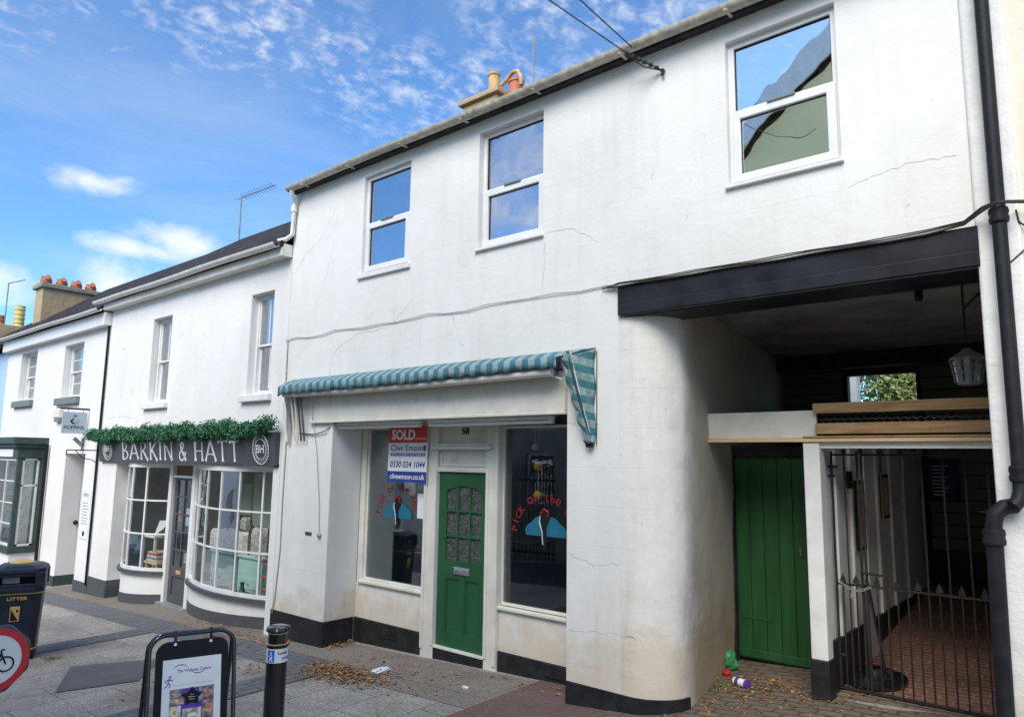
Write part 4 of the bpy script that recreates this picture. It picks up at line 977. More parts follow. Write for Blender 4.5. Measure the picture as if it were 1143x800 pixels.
# small round floor sign stand behind gate
o = thing('sign_stand', 'black tilting sign stand on a heavy round base behind the gate', 'sign stand', (2.05, 1.62, .23))
MB().lathe([(.27, 0), (.27, .02), (.20, .045), (.05, .06)], (2.06, 1.70, .262), 24, (0, -.12, 1)).build('round_base', M_gloss, o, 0, True)
MB().tube([(2.03, 1.70, .30), (2.03, 1.68, 1.05)], .017, 8).build('upright', M_blkp, o); MB().tube([(2.16, 1.70, .30), (2.05, 1.68, 1.10)], .017, 8).build('upright', M_gloss, o)
MB().add([(2.04, 1.675, .42), (2.135, 1.675, .50), (2.055, 1.665, 1.02), (2.035, 1.665, 1.0), (2.04, 1.685, .42), (2.135, 1.685, .50), (2.055, 1.675, 1.02), (2.035, 1.675, 1.0)], [(0, 3, 2, 1), (4, 5, 6, 7), (0, 1, 5, 4), (1, 2, 6, 5), (2, 3, 7, 6), (3, 0, 4, 7)]).build('panel', simple('dull_red_grey_panel', (.12, .09, .09), .6), o)

# ------------------------------------------------------------ iron gate
G = thing('iron_gate', 'black wrought iron gate with spear finials and a chain, closing the passage', 'gate', (2.45, 1.4, .22))
gy = 1.36
def finial(mb, x, z, s=1.):
    s *= .8
    mb.add([(x-.007, gy-.006, z), (x+.007, gy-.006, z), (x+.007, gy+.006, z), (x-.007, gy+.006, z), (x-.032*s, gy-.006, z+.012), (x+.032*s, gy-.006, z+.012), (x, gy, z+.085*s)], [(0, 1, 6), (2, 3, 6), (0, 4, 6), (1, 5, 6), (0, 3, 6), (1, 2, 6)])
    mb.extr([(x-.03*s, gy-.005, z-.008), (x-.010, gy-.005, z+.022), (x, gy-.005, z+.004), (x+.010, gy-.005, z+.022), (x+.03*s, gy-.005, z-.008), (x, gy-.005, z-.0)], (0, .01, 0))
    mb.extr([(x-.022*s, gy-.005, z+.018), (x-.006, gy-.005, z+.055*s), (x, gy-.005, z+.095*s), (x+.006, gy-.005, z+.055*s), (x+.022*s, gy-.005, z+.018), (x, gy-.005, z+.03)], (0, .01, 0))
def leaf(x0, x1, nb, name):
    lf = []
    for z_ in (2.185, 1.085, .235): MB().box(x0, x1, gy-.012, gy+.012, z_-.008, z_+.008).build('rail', M_iron, G)
    for i in range(nb):
        x = x0+(x1-x0)*i/(nb-1)
        mb = MB(); e = i in (0, nb-1); wig = [(x+.0012*math.sin(k*2.1+i), gy, .23+(2.215-.23)*k/9) for k in range(10)]
        mb.tube(wig, .0105 if e else .0075, 6)
        if not e or x1-x0 > .5: finial(mb, x, 2.20)
        mb.build('bar', M_iron, G)
        if i < nb-1:
            xm = x+(x1-x0)/(nb-1)/2; mb = MB(); mb.tube([(xm, gy, .235), (xm, gy, 1.10)], .0065, 6); finial(mb, xm, 1.10, 1.1); mb.build('bar', M_iron, G)
leaf(1.895, 2.105, 3, 'x'); leaf(2.14, 3.06, 7, 'x')
mb = MB()
for z_, a, b_ in ((2.0, 1.80, 1.92), (.50, 1.82, 1.95), (1.75, 2.98, 3.12), (2.08, 1.84, 1.94)): MB().tube([(a, gy, z_), (b_, gy, z_)], .010, 6).build('hinge_bar', M_iron, G)
MB().tube([(2.10, gy-.03, 1.2), (2.27, gy-.03, 1.19)], .01, 6).build('latch_bar', M_iron, G); MB().tube([(2.14, gy-.02, .05+.18), (2.14, gy-.02, .62)], .009, 6).build('drop_bolt', M_iron, G)
cn = MB(); 
for k in range(22):
    t = k/21; p = Vector((1.93+.24*t, gy-.03-.01*math.sin(k), 1.105-.05*math.sin(t*math.pi)-.02*t)); d = Vector((1, 0, .3*math.cos(k*1.7)))
    ring = [p+Vector((.013*math.cos(a), (.006 if k % 2 else 0)*math.sin(a), (.0 if k % 2 else .007)*math.sin(a)+.004*math.sin(a))) for a in [j*math.pi/4 for j in range(8)]]; cn.tube(ring, .0025, 4, closed=True)
cn.lathe([(.018, 0), (.02, .02), (.018, .05)], (2.03, gy-.04, .98), 8)
cn.build('chain', M_lead, G)

# ------------------------------------------------------------ litter in the passage and on the pavement
def crumple(name, c, s, m, label, cat, seed=1, flat=.5, ax=(1, 1)):
    random.seed(seed); mb = MB(); n, k = 9, 7; vs = []
    for i in range(k+1):
        th = math.pi*i/k
        for j in range(n):
            a = 2*math.pi*j/n; r = s*(.75+.5*random.random()); vs.append((c[0]+r*math.sin(th)*math.cos(a)*ax[0], c[1]+r*math.sin(th)*math.sin(a)*ax[1], c[2]+s*flat*(1-math.cos(th))+random.uniform(-.15, .15)*s*flat))
    fs = [(i*n+j, i*n+(j+1) % n, (i+1)*n+(j+1) % n, (i+1)*n+j) for i in range(k) for j in range(n)]
    return tag(mb.add(vs, fs).build(name, m), label, cat)
crumple('plastic_bag', (.77, 1.62, gflat(.77, 1.62)), .09, M_plasticbag, 'crumpled green plastic bag at the foot of the passage wall', 'bag', 4, 1.1)
crumple('crisp_packet', (.84, 1.42, gflat(.84, 1.42)+.01), .04, M_red, 'small red and white packet beside the green bag', 'litter', 6, .7)
o = thing('drinks_tub', 'purple and white tub lying on its side in the passage litter', 'tub', (1.1, 1.1, .13))
MB().lathe([(.034, 0), (.036, .12)], (1.04, 1.14, gflat(1.1, 1.1)+.045), 14, (1, -.25, 0)).build('tub_wall', M_signw, o, 0, True); MB().lathe([(.038, 0), (.040, .03)], (1.155, 1.11, gflat(1.1, 1.1)+.045), 14, (1, -.25, 0)).build('lid', M_tub, o, 0, True)
MB().lathe([(.0365, 0), (.037, .035)], (1.06, 1.135, gflat(1.1, 1.1)+.045), 14, (1, -.25, 0)).build('label_band', M_tub, o, 0, True)
crumple('paper_bag', (-2.14, -.30, gflat(-2.14, -.3)), .10, M_paper, 'crumpled white paper bag lying by the pile of leaves', 'litter', 9, .28, (.55, 1.25))
crumple('paper_scrap', (-1.03, -.20, gflat(-1.03, -.2)), .035, M_fabw, 'small crumpled cream paper scrap on the pavement below the door', 'litter', 12, .4, (1.2, .8))
def leaves(name, m, spots, label, s=.022, seed=5):
    random.seed(seed); mb = MB()
    for (cx_, cy_, rx, ry, n, lift) in spots:
        for _ in range(n):
            x = random.gauss(cx_, rx/2); y = random.gauss(cy_, ry/2)
            if y > -.02 and x < 0 and not (-3.55 < x and y < .4): continue
            if y > 1.9: continue
            z = (gflat(x, y) if y < 1.3 or x < 1.9 else .22+.125*(y-1.42))+.012+random.random()*lift
            a = random.random()*6.28; k = s*random.uniform(.5, 1.25); u = Vector((math.cos(a), math.sin(a), random.uniform(-.3, .3))); v = Vector((-math.sin(a), math.cos(a), random.uniform(-.3, .3)))
            p = Vector((x, y, z)); mb.add([p-u*k, p-u*k*.3+v*k*.5, p+u*k*.5+v*k*.35+Vector((0, 0, k*.3)), p+u*k, p+u*k*.4-v*k*.4, p-u*k*.4-v*k*.45+Vector((0, 0, k*.25))], [(0, 1, 2, 3, 4, 5)])
    return tag(mb.build(name, m), label, 'leaves', kind='stuff')
leaves('fallen_leaves', M_fallen, [(-2.35, -.62, .50, .30, 620, .045), (-2.75, -.55, .3, .2, 160, .02), (-2.2, -.45, .9, .5, 120, .005), (-6.0, -.10, .9, .25, 110, .01), (-5.2, -.35, .8, .3, 60, .01), (-3.5, .15, .12, .25, 50, .03), (-3.35, -1.0, .5, .3, 50, .01), (-4.6, -.2, .8, .2, 40, .01),
                                  (1.1, 1.15, .45, .3, 120, .02), (1.5, 1.1, .6, .4, 110, .01), (1.6, .4, 1.2, .6, 90, .0), (-1.6, -.1, .8, .4, 25, 0), (-4, -1.5, 3, 1.5, 50, 0), (-.5, .25, .9, .2, 40, 0)], 'scattered brown fallen leaves on the pavement and in the passage')
leaves('fallen_leaves', M_fallen, [(2.5, 2.2, .5, 1.6, 160, 0)], 'brown leaves lying on the red brick floor behind the gate', seed=8) if False else None
def weeds(spots, label, seed=3):
    random.seed(seed); mb = MB()
    for cx_, cy_, r, n, h in spots:
        for _ in range(n):
            x = random.gauss(cx_, r/2); y = random.gauss(cy_, r/2); z = gflat(x, y); a = random.random()*6.28; d = Vector((math.cos(a), math.sin(a), 0)); l_ = h*random.uniform(.4, 1.1)
            p = Vector((x, y, z)); w_ = Vector((-d.y, d.x, 0))*.004; mb.add([p-w_, p+w_, p+d*l_*.5+Vector((0, 0, l_))], [(0, 1, 2)])
    return tag(mb.build('weeds', M_weed), label, 'weeds', kind='stuff')
weeds([(.96, 1.02, .16, 160, .05), (1.35, .9, .3, 80, .02), (-5.85, -2.15, .12, 160, .035), (-3.55, .36, .05, 20, .06)], 'small tufts of grass and weeds by the bin and in the passage')

# ------------------------------------------------------------ right neighbour
N = thing('neighbour_building', 'cream rendered building at the right edge beside the black downpipe', 'building', (6, 0, .1))
MB().wall(3.49, 9.5, -.2, 8.6, .0, .3, [(5.2, 6.2, 4.3, 5.8), (5.1, 6.4, .9, 2.6)]).build('wall', M_cream, N, .01)
MB().box(3.5, 9.5, .3, 5.6, -.2, 8.6).build('inner_block', M_cream, N)
plinth([(3.49, 0), (6, 0), (9.5, 0)], .45, .01, parent=N)
for z0, z1, x0, x1 in ((4.3, 5.8, 5.2, 6.2), (.9, 2.6, 5.1, 6.4)): sash(N, x0, x1, z0, z1, .1)

# ------------------------------------------------------------ BARKIN & HATT building
B = thing('shop_building', 'white two-storey building with bow windowed gift shop and green garland', 'building', (-7.8, 0, -.35))
BW1 = (-9.02, -8.30, 2.97, 4.45); BW2 = (-5.74, -5.13, 2.96, 4.43)
mb = MB().wall(-10.89, -4.735, -1.2, 4.85, .0, .35, [BW1, BW2, (-10.09, -4.9, -1.2, 2.36)])
mb.box(-10.89, -10.7, .35, 5.5, -1.2, 4.85); mb.box(-10.7, -4.735, 5.3, 5.5, -1.2, 4.85); mb.box(-10.7, -4.735, .45, 5.3, 2.45, 2.6)
mb.build('wall', M_wallb, B, .012)
plinth([(-10.90, 0), (-10.5, 0), (-10.09, 0)], -.13, .012, M_dgrey, B); plinth([(-10.09, -.01), (-10.09, .33)], -.12, .012, M_dgrey, B)
sash(B, BW1[0]+.02, BW1[1]-.0, BW1[2], BW1[3], .11, bars=1, sill=(BW1[0]-.09, BW1[1]+.09, -.07, .16, BW1[2]-.10, BW1[2]-.004))
sash(B, BW2[0]+.0, BW2[1]-.0, BW2[2], BW2[3], .11, bars=1, sill=(BW2[0]-.09, BW2[1]+.09, -.07, .16, BW2[2]-.10, BW2[2]-.004))
for (x0, x1, z0, z1) in (BW1, BW2):
    for s_ in (0, 1):
        mb = MB(); xa = x0+.06 if s_ == 0 else x1-.2; vs = []; nn = 18
        for i in range(nn+1):
            x = xa+.14*i/nn; y = .32+.02*math.sin(i*1.9); vs += [(x, y, z0+.02), (x, y, z1-.06)]
        mb.add(vs, [(2*i, 2*i+2, 2*i+3, 2*i+1) for i in range(nn)]); o = mb.build('curtain', M_curt); md = o.modifiers.new('s', 'SOLIDIFY'); md.thickness = .004
        tag(o, '%s blue grey curtain inside the %s upper window of the bow windowed shop' % (('left', 'right')[s_], 'left' if x0 < -8 else 'right'), 'curtain', 'curtains in the upper windows')
crack(B, [(-9.3, 4.5), (-9.25, 3.9), (-9.35, 3.3), (-9.3, 2.9), (-9.4, 2.5)], .006); crack(B, [(-10.7, 2.75), (-9.9, 2.78), (-9.4, 2.72)], .01); crack(B, [(-8.45, 2.9), (-8.42, 2.5)], .01)
crack(B, [(-10.3, 4.05), (-10.15, 4.03)], .02); crack(B, [(-9.7, 3.3), (-9.68, 3.15)], .02); crack(B, [(-7.1, 4.05), (-7.12, 3.95)], .015)
MB().box(-10.95, -4.725, -.14, .03, 4.83, 4.86).build('soffit', M_creamp, B); MB().box(-10.95, -4.725, -.16, -.141, 4.83, 4.95).build('fascia_board', M_creamp, B, .005)
gutter('gutter', -11.15, -4.76, -.235, 5.00, .062, M_gutterw, B)
MB().box(-4.86, -4.724, -.139, -.004, 4.862, 5.0).build('soffit_end', M_creamp, B)
def pitched(x0, x1, ze, yr, zr, parent, m, ye=-.26, yb=6.2):
    return MB().add([(x0, ye, ze), (x1, ye, ze), (x1, yr, zr), (x0, yr, zr), (x1, yb, ze), (x0, yb, ze), (x0, ye, ze-.06), (x1, ye, ze-.06), (x1, yr, zr-.07), (x0, yr, zr-.07), (x1, yb, ze-.06), (x0, yb, ze-.06)],
                    [(0, 1, 2, 3), (3, 2, 4, 5), (6, 9, 8, 7), (9, 11, 10, 8), (0, 6, 7, 1), (5, 4, 10, 11), (0, 3, 9, 6), (3, 5, 11, 9), (1, 7, 8, 2), (2, 8, 10, 4)]).build('roof', m, parent)
pitched(-11.0, -4.725, 5.02, 2.6, 6.95, B, M_slate, ye=-.20, yb=5.6)
MB().add([(-10.88, 0, 4.8), (-10.88, 5.5, 4.8), (-10.88, 2.6, 6.75), (-10.72, 0, 4.8), (-10.72, 5.3, 4.8), (-10.72, 2.6, 6.75)], [(0, 1, 2), (3, 5, 4), (0, 2, 5, 3), (1, 4, 5, 2), (0, 3, 4, 1)]).build('gable', M_rough, B)
# bows
def bow(x0, x1, ncol, label, rows=3, zs=.17, zh=1.93, ye=.335, yo=.335):
    o = thing('bow_window', label, 'window', ((x0+x1)/2, .1, -.3), 'bow windows of the gift shop') if False else MB()
    def pt(t, off=0):
        x = x0+(x1-x0)*t; y = ye-yo*(max(0, math.sin(math.pi*t)))**.75
        e = .001; xa = x0+(x1-x0)*(t-e); xb = x0+(x1-x0)*(t+e); ya = ye-yo*(max(0, math.sin(math.pi*(t-e))))**.75; yb_ = ye-yo*(max(0, math.sin(math.pi*(t+e))))**.75
        d = Vector((xb-xa, yb_-ya)).normalized(); return (x+d.y*off, y-d.x*off)
    N_ = 28; ts = [.012+.976*i/N_ for i in range(N_+1)]
    def strip(z0, z1, o0, o1, m, nm, par, sm=True, bev=0):
        mb = MB(); vs = []
        for t in ts:
            a = pt(t, o1); b_ = pt(t, o0); za, zb = (z0(a[0]) if callable(z0) else z0), z1
            vs += [(a[0], a[1], za), (a[0], a[1], zb), (b_[0], b_[1], zb), (b_[0], b_[1], za)]
        n_ = len(ts); mb.add(vs, [(4*i+a, 4*i+(a+1) % 4, 4*i+4+(a+1) % 4, 4*i+4+a) for i in range(n_-1) for a in range(4)]+[(0, 1, 2, 3), (4*n_-4, 4*n_-3, 4*n_-2, 4*n_-1)])
        return mb.build(nm, m, par, 0, sm)
    fr = strip(zs, zs+.05, -.03, .02, M_white, 'bow_window', B, label) ; fr['label'] = label
    strip(zh-.05, zh+.03, -.03, .02, M_white, 'head_rail', fr)
    strip(zs-.055, zs, -.04, .065, M_dgrey, 'sill', fr)
    strip(-1.2, zs-.055, -.05, .0, M_wallb, 'stall_riser', fr)
    mb = plinth([pt(t, .0) for t in ts], (lambda x: .042*x+.16), .014, M_dgrey, fr, name='plinth', t=.0)
    hb = MB()
    for k in range(1, rows):
        z_ = zs+.05+(zh-.05-zs-.05)*k/rows; vs = []
        for t in ts:
            a = pt(t, .010); b_ = pt(t, -.014); vs += [(a[0], a[1], z_-.012), (a[0], a[1], z_+.012), (b_[0], b_[1], z_+.012), (b_[0], b_[1], z_-.012)]
        n_ = len(ts); hb.add(vs, [(4*i+a, 4*i+(a+1) % 4, 4*i+4+(a+1) % 4, 4*i+4+a) for i in range(n_-1) for a in range(4)])
    for k in range(ncol+1):
        t = .012+.976*k/ncol; a = pt(t, .012); b_ = pt(t, -.018); w_ = .014 if 0 < k < ncol else .03
        d = Vector((a[0]-b_[0], a[1]-b_[1])).normalized(); s_ = Vector((-d.y, d.x))*w_
        hb.prism([(a[0]-s_.x, a[1]-s_.y), (a[0]+s_.x, a[1]+s_.y), (b_[0]+s_.x, b_[1]+s_.y), (b_[0]-s_.x, b_[1]-s_.y)], zs+.04, zh-.04)
    hb.build('glazing_bars', M_white, fr)
    g = MB()
    for k in range(ncol):     # flat panes, each slightly out of plane like old glass
        a = pt(.012+.976*k/ncol, 0); b_ = pt(.012+.976*(k+1)/ncol, 0)
        for r_ in range(rows):
            z0 = zs+.05+(zh-.1-zs)*r_/rows; z1 = zs+.05+(zh-.1-zs)*(r_+1)/rows; j = random.uniform(-.004, .004)
            g.add([(a[0], a[1], z0), (b_[0], b_[1]+j, z0), (b_[0], b_[1], z1), (a[0], a[1]+j, z1)], [(0, 1, 2, 3)])
    g.build('pane', M_glass_bow, fr)
bow(-7.66, -4.82, 6, 'curved window to the right of the grey shop door'); bow(-10.08, -8.52, 4, 'curved window to the left of the grey shop door')
MB().box(-10.09, -4.75, .0, .34, 1.955, 2.0).build('shop_soffit', M_white, B)
df = MB(); df.box(-8.52, -8.43, .27, .40, -.5, 2.0); df.box(-7.72, -7.62, .27, .40, -.5, 2.0); df.box(-8.43, -7.72, .29, .40, 1.72, 1.76); df.box(-8.43, -7.72, .29, .40, 1.93, 2.0); df.build('door_frame', M_white, B, .006)
holes = [(-8.33+i*.265, -8.33+i*.265+.235, .28+j*.285, .28+j*.285+.258) for i in (0, 1) for j in range(5)]
d_ = MB().wall(-8.43, -7.72, -.30, 1.72, .33, .37, holes+[(-8.32, -7.84, -.18, .12)]).build('door', M_dgrey, B, .004, label='grey glazed shop door with ten panes')
for h in holes: MB().box(h[0], h[1], .345, .35, h[2], h[3]).build('pane', M_glass_bow, d_)
MB().box(-8.32, -7.84, .35, .36, -.18, .12).build('panel', M_dgrey, d_); MB().box(-8.16, -8.0, .32, .33, .17, .23).build('letterbox', M_gold, d_, .004)
MB().box(-8.56, -7.60, .2, .42, -.6, -.30).build('doorstep', M_lead, B, .01)
MB().box(-8.43, -7.72, .345, .35, 1.76, 1.93).build('fanlight', M_wood, B)
bi = MB(); bi.box(-10.6, -4.8, 2.9, 3.0, -.4, 2.45); bi.box(-10.65, -4.8, .42, 3.0, -.6, -.05); bi.box(-10.7, -10.55, .36, 3, -.3, 2.4); bi.box(-8.55, -8.50, .42, 1.0, -.05, 2.4); bi.build('room', simple('pale_shop_interior', (.55, .54, .51), .9, .2, 2, .1), B)
# fascia sign
S = thing('shop_sign', 'dark grey gift shop sign board with white lettering and round emblems', 'sign', (-7.7, -.05, 1.9))
MB().add([(-10.74, -.055, 1.955), (-4.76, -.055, 1.97), (-4.76, -.11, 2.42), (-10.74, -.11, 2.42), (-10.74, .0, 1.955), (-4.76, .0, 1.97), (-4.76, .0, 2.42), (-10.74, .0, 2.42)], [(0, 1, 2, 3), (4, 7, 6, 5), (0, 4, 5, 1), (3, 2, 6, 7), (0, 3, 7, 4), (1, 5, 6, 2)]).build('board', M_dgrey, S, .006)
UPS = Vector((0, -.055, .455)).normalized()
# hand-cut flared serif letters
GL = {
 'B': (.62, [[(.12, 0), (.12, 1)], [(.12, 1), (.42, .95), (.45, .76), (.30, .56), (.12, .55)], [(.12, .55), (.45, .48), (.56, .26), (.42, .04), (.12, 0)]]),
 'A': (.74, [[(.0, 0), (.36, 1.05)], [(.36, 1.05), (.72, 0)], [(.13, .36), (.58, .36)]]),
 'R': (.66, [[(.12, 0), (.12, 1)], [(.12, 1), (.44, .94), (.48, .75), (.32, .54), (.12, .52)], [(.26, .54), (.66, -.05)]]),
 'K': (.64, [[(.12, 0), (.12, 1)], [(.56, 1), (.14, .48)], [(.24, .56), (.64, -.05)]]),
 'I': (.28, [[(.13, 0), (.13, 1)]]),
 'N': (.72, [[(.10, 0), (.10, 1)], [(.10, 1), (.60, 0)], [(.60, 0), (.60, 1.04)]]),
 '&': (.74, [[(.70, 0), (.28, .62), (.22, .84), (.36, 1.0), (.50, .86), (.42, .66), (.10, .38), (.08, .14), (.28, -.02), (.52, .12), (.68, .46)]]),
 'H': (.74, [[(.12, 0), (.12, 1)], [(.62, 0), (.62, 1)], [(.12, .52), (.62, .52)]]),
 'T': (.66, [[(.32, 0), (.32, 1)], [(.0, .97), (.66, 1.03)]]),
 ' ': (.30, []),
}
def flared(s, x0, width, zb, h, par):
    tot = sum(GL[c][0]+.12 for c in s); k = width/tot; x = x0; mb = MB()
    P = lambda a, b_: Vector((a, -.055-.0, 1.963))+UPS*(b_)+Vector((0, 0, 0))
    for c in s:
        w_, st = GL[c]
        for line in st:
            n_ = len(line)
            # resample
            pts = []
            for i in range(n_-1):
                for j in range(6): t = j/6; pts.append((line[i][0]*(1-t)+line[i+1][0]*t, line[i][1]*(1-t)+line[i+1][1]*t))
            pts.append(line[-1]); m_ = len(pts); vs = []
            for i, (a, b_) in enumerate(pts):
                q0 = pts[max(i-1, 0)]; q1 = pts[min(i+1, m_-1)]; d = Vector(((q1[0]-q0[0])*k, (q1[1]-q0[1])*h)).normalized(); nn = Vector((-d.y, d.x))
                t = i/(m_-1); vert = abs(d.y); wd = h*(.026+.040*vert+.05*(abs(2*t-1)**6)); wd *= .8 if n_ > 3 else 1
                for sgn in (-1, 1): vs.append(P(x+a*k+nn.x*wd*sgn, zb+b_*h+nn.y*wd*sgn)+Vector((0, -.004, 0)))
            b0 = len(mb.v); mb.v += vs; mb.v += [v+Vector((0, .006, 0)) for v in vs]
            for i in range(m_-1): mb.f.append((b0+2*i, b0+2*i+1, b0+2*i+3, b0+2*i+2))
            e = 2*m_
            for i in range(m_-1): mb.f += [(b0+2*i, b0+2*i+2, b0+2*i+2+e, b0+2*i+e), (b0+2*i+1, b0+2*i+1+e, b0+2*i+3+e, b0+2*i+3)]
        x += (w_+.12)*k
    return mb.build('lettering', M_signw, par)
flared('BARKIN', -9.70, 2.05, .05, .29, S); flared('&', -7.52, .30, .05, .29, S); flared('HATT', -7.02, 1.42, .05, .29, S)
for cx_ in (-10.25, -5.05):
    c = Vector((cx_, -.062, 1.963))+UPS*.23; c.y -= .025
    for r0, r1 in ((.195, .205), (.135, .142)): disc_mb(c, X, UPS, r0, r1, -.002, .004, seg=32).build('emblem_ring', M_signw, S)
    text_mb('BH', c+Vector((0, 0, -.05)), X, UPS, height=.11, width=.19, center=True, depth=.004).build('emblem_letters', M_signw, S)
    text_arc('GIFTS AND INTERIORS'[:0]+'', c, X, UPS, .15, 160, 20, .03) if False else None
    dm = MB()
    for k in range(22): a = R_(k*360/22); dm.lathe([(.006, 0), (.006, .006)], c+(Vector(X)*math.cos(a)+UPS*math.sin(a))*.168, 6, (0, -1, 0))
    dm.build('emblem_dots', M_signw, S)
# garland
random.seed(21); gl = MB()
for i in range(170):
    t = i/169; x = -10.95+6.2*t; hgt = 2.41+.025*math.sin(t*34)+.035*math.sin(t*71)+.07*t
    for k in range(2): leafball(gl, (x+random.uniform(-.05, .05), -.17+random.uniform(-.06, .04), hgt+random.uniform(-.055, .055)), .075+.045*random.random()**2, 75, .020)
tag(gl.build('garland', M_garl), 'bushy dark green leafy garland along the top of the gift shop sign', 'garland')
# bracket left of sign
o = thing('sign_bracket', 'small black wrought iron bracket on the white wall left of the gift shop sign', 'bracket', (-11.0, 0, 2.0))
mb = MB(); mb.tube([(-10.95, 0, 2.16), (-10.95, -.55, 2.16)], .010, 6); mb.tube([(-10.95, -.55, 2.16), (-10.95, -.55, 2.06)], .010, 6); mb.tube([(-10.95, 0, 1.9), (-10.95, -.10, 1.98), (-10.95, -.28, 2.02), (-10.95, -.4, 2.15)], .008, 6); mb.build('arm', M_iron, o, 0, True)
# shop display
def place(name, label, cat, parts, loc, group=None):
    o = thing(name, label, cat, loc, group)
    for nm, mb, m, sm in parts: mb.build(nm, m, o, .004 if not sm else 0, sm)
    return o
def bedside(x, y, label):
    z0 = -.05; w_, d, h = .66, .38, .66
    b_ = MB().box(x, x+w_, y, y+d, z0+.18, z0+h); t_ = MB().box(x-.03, x+w_+.03, y-.03, y+d+.03, z0+h, z0+h+.03); f_ = MB().box(x+.03, x+w_-.03, y-.012, y, z0+.22, z0+.38)
    o = place('bedside_table', label, 'table', [('cabinet', b_, M_mint, 0), ('table_top', t_, M_mint, 0), ('drawer', f_, M_mint, 0)], (x, y, z0), 'mint green tables in the bow window')
    for dx in (.02, w_-.06):
        MB().box(x+dx, x+dx+.04, y, y+.04, z0, z0+.18).build('leg', M_mint, o, .006)
        MB().box(x+dx, x+dx+.04, y+d-.04, y+d, z0, z0+.18).build('leg', M_mint, o, .006)
    MB().lathe([(.012, 0), (.02, .02)], (x+w_/2, y-.01, z0+.30), 8, (0, -1, 0)).build('knob', M_gold, o)
bedside(-7.25, .44, 'mint green bedside table, the left one in the right curved window'); bedside(-6.38, .42, 'mint green bedside table, the right one in the right curved window')
def cushion(x, y, z, w_, h, m, label, yaw=0):
    mb = MB(); n_ = 10; vs = []
    for s_ in (-1, 1):
        for i in range(n_+1):
            for j in range(n_+1):
                u, v = i/n_*2-1, j/n_*2-1; th = .075*(max(0, (1-u**4)*(1-v**4)))**.5; pin = 1-.06*(1-abs(v))*abs(u)
                vs.append((x+w_/2*u*pin, y+th*s_, z+h/2+h/2*v*(1-.06*(1-abs(u))*abs(v))))
    N1 = (n_+1)**2; fs = []
    for s_ in (0, 1):
        for i in range(n_):
            for j in range(n_): a = s_*N1+i*(n_+1)+j; fs.append((a, a+1, a+n_+2, a+n_+1))
    return tag(mb.add(vs, fs).build('cushion', m, None, 0, True), label, 'cushion', 'cushions in the bow window')
M_cush = simple('patterned_cushion', (.46, .44, .38), .9, .5, 26, .2)
M_cush2 = simple('soft_floral', (.60, .58, .52), .9, .35, 30, .2)
cushion(-7.2, .5, .60, .36, .36, M_cush2, 'pale floral cushion at the left of the mint tables'); cushion(-6.78, .48, .60, .40, .40, M_cush, 'mottled grey cushion standing behind the pale one'); cushion(-6.38, .45, .60, .36, .38, M_cush2, 'pale patterned cushion in the middle of the table tops'); cushion(-5.92, .48, .55, .40, .52, M_cush, 'large brown floral cushion at the right of the window')
cushion(-6.45, .55, .96, .20, .22, M_cush, 'small mottled cushion on top of the others')
it(MB().box(-6.70, -6.15, .78, .80, 1.02, 1.82).build('fabric_panel', M_leaffab), 'green leaf print fabric panel hanging in the right curved window', 'fabric'); it(MB().box(-7.35, -6.95, .9, .92, 1.15, 1.65).build('fabric_panel', M_leaffab), 'smaller leaf print panel at the left of the big one', 'fabric')
it(MB().lathe([(.04, 0), (.09, .06), (.10, .14), (.05, .24), (.025, .30), (.03, .36), (.035, .37)], (-5.88, .22, -.05), 16).build('vase', M_pot, None, 0, True), 'dark blue bottle vase standing on the right window floor', 'vase')
o = thing('coral_rack', 'coral red wooden rack at the right end of the curved window', 'rack', (-5.3, .35, -.05))
mb = MB(); 
for x in (-5.66, -5.44): mb.tube([(x, .34, -.05), (x, .34, .70)], .014, 6)
for k in range(4): mb.tube([(-5.66, .34, .08+k*.17), (-5.44, .34, .08+k*.17)], .012, 6)
mb.build('rack_frame', M_coral, o)
# left window display
o = thing('wooden_crate', 'wooden crate stand with folded textiles in the left curved window', 'crate', (-9.2, .45, -.1))
mb = MB(); mb.box(-9.45, -8.95, .35, .65, .22, .26); mb.box(-9.43, -9.39, .37, .41, -.05, .22); mb.box(-9.02, -8.98, .37, .41, -.05, .22); mb.box(-9.43, -9.39, .6, .64, -.05, .22); mb.box(-9.02, -8.98, .6, .64, -.05, .22); mb.box(-9.45, -8.95, .36, .38, .08, .14); mb.build('stand', M_pine, o, .004)
for k, m in enumerate((M_cush2, M_curt, M_fabw, M_coral, M_cush)): it(MB().box(-9.42+.01*k, -9.0-.008*k, .37, .62, .265+k*.032, .294+k*.032).build('folded_textile', m, None, .01), ('pale floral', 'blue grey', 'plain white', 'coral red', 'mottled brown')[k]+' folded textile in the stack on the wooden stand', 'textile', group='folded textiles in the left window')
it(MB().box(-9.2, -8.85, .7, .74, .45, .95).build('wicker_panel', M_pine, None, .01), 'upright wicker panel behind the folded textiles', 'panel')
o = thing('side_table', 'small white side table with papers in the left curved window', 'table', (-9.85, .6, -.1)); MB().box(-10.0, -9.45, .5, .8, .62, .66).build('table_top', M_white, o, .004)
for x, y in ((-9.98, .52), (-9.5, .52), (-9.98, .76), (-9.5, .76)): MB().box(x, x+.035, y, y+.035, -.05, .62).build('leg', M_white, o)
it(MB().add([(-9.6, .56, .66), (-9.25, .56, .80), (-9.2, .62, .95), (-9.55, .62, .92), (-9.6, .57, .66), (-9.25, .57, .80), (-9.2, .63, .95), (-9.55, .63, .92)], [(0, 3, 2, 1), (4, 5, 6, 7), (0, 1, 5, 4), (1, 2, 6, 5), (2, 3, 7, 6), (3, 0, 4, 7)]).build('leaflet', M_paper), 'white leaflets propped in the left curved window', 'leaflet')
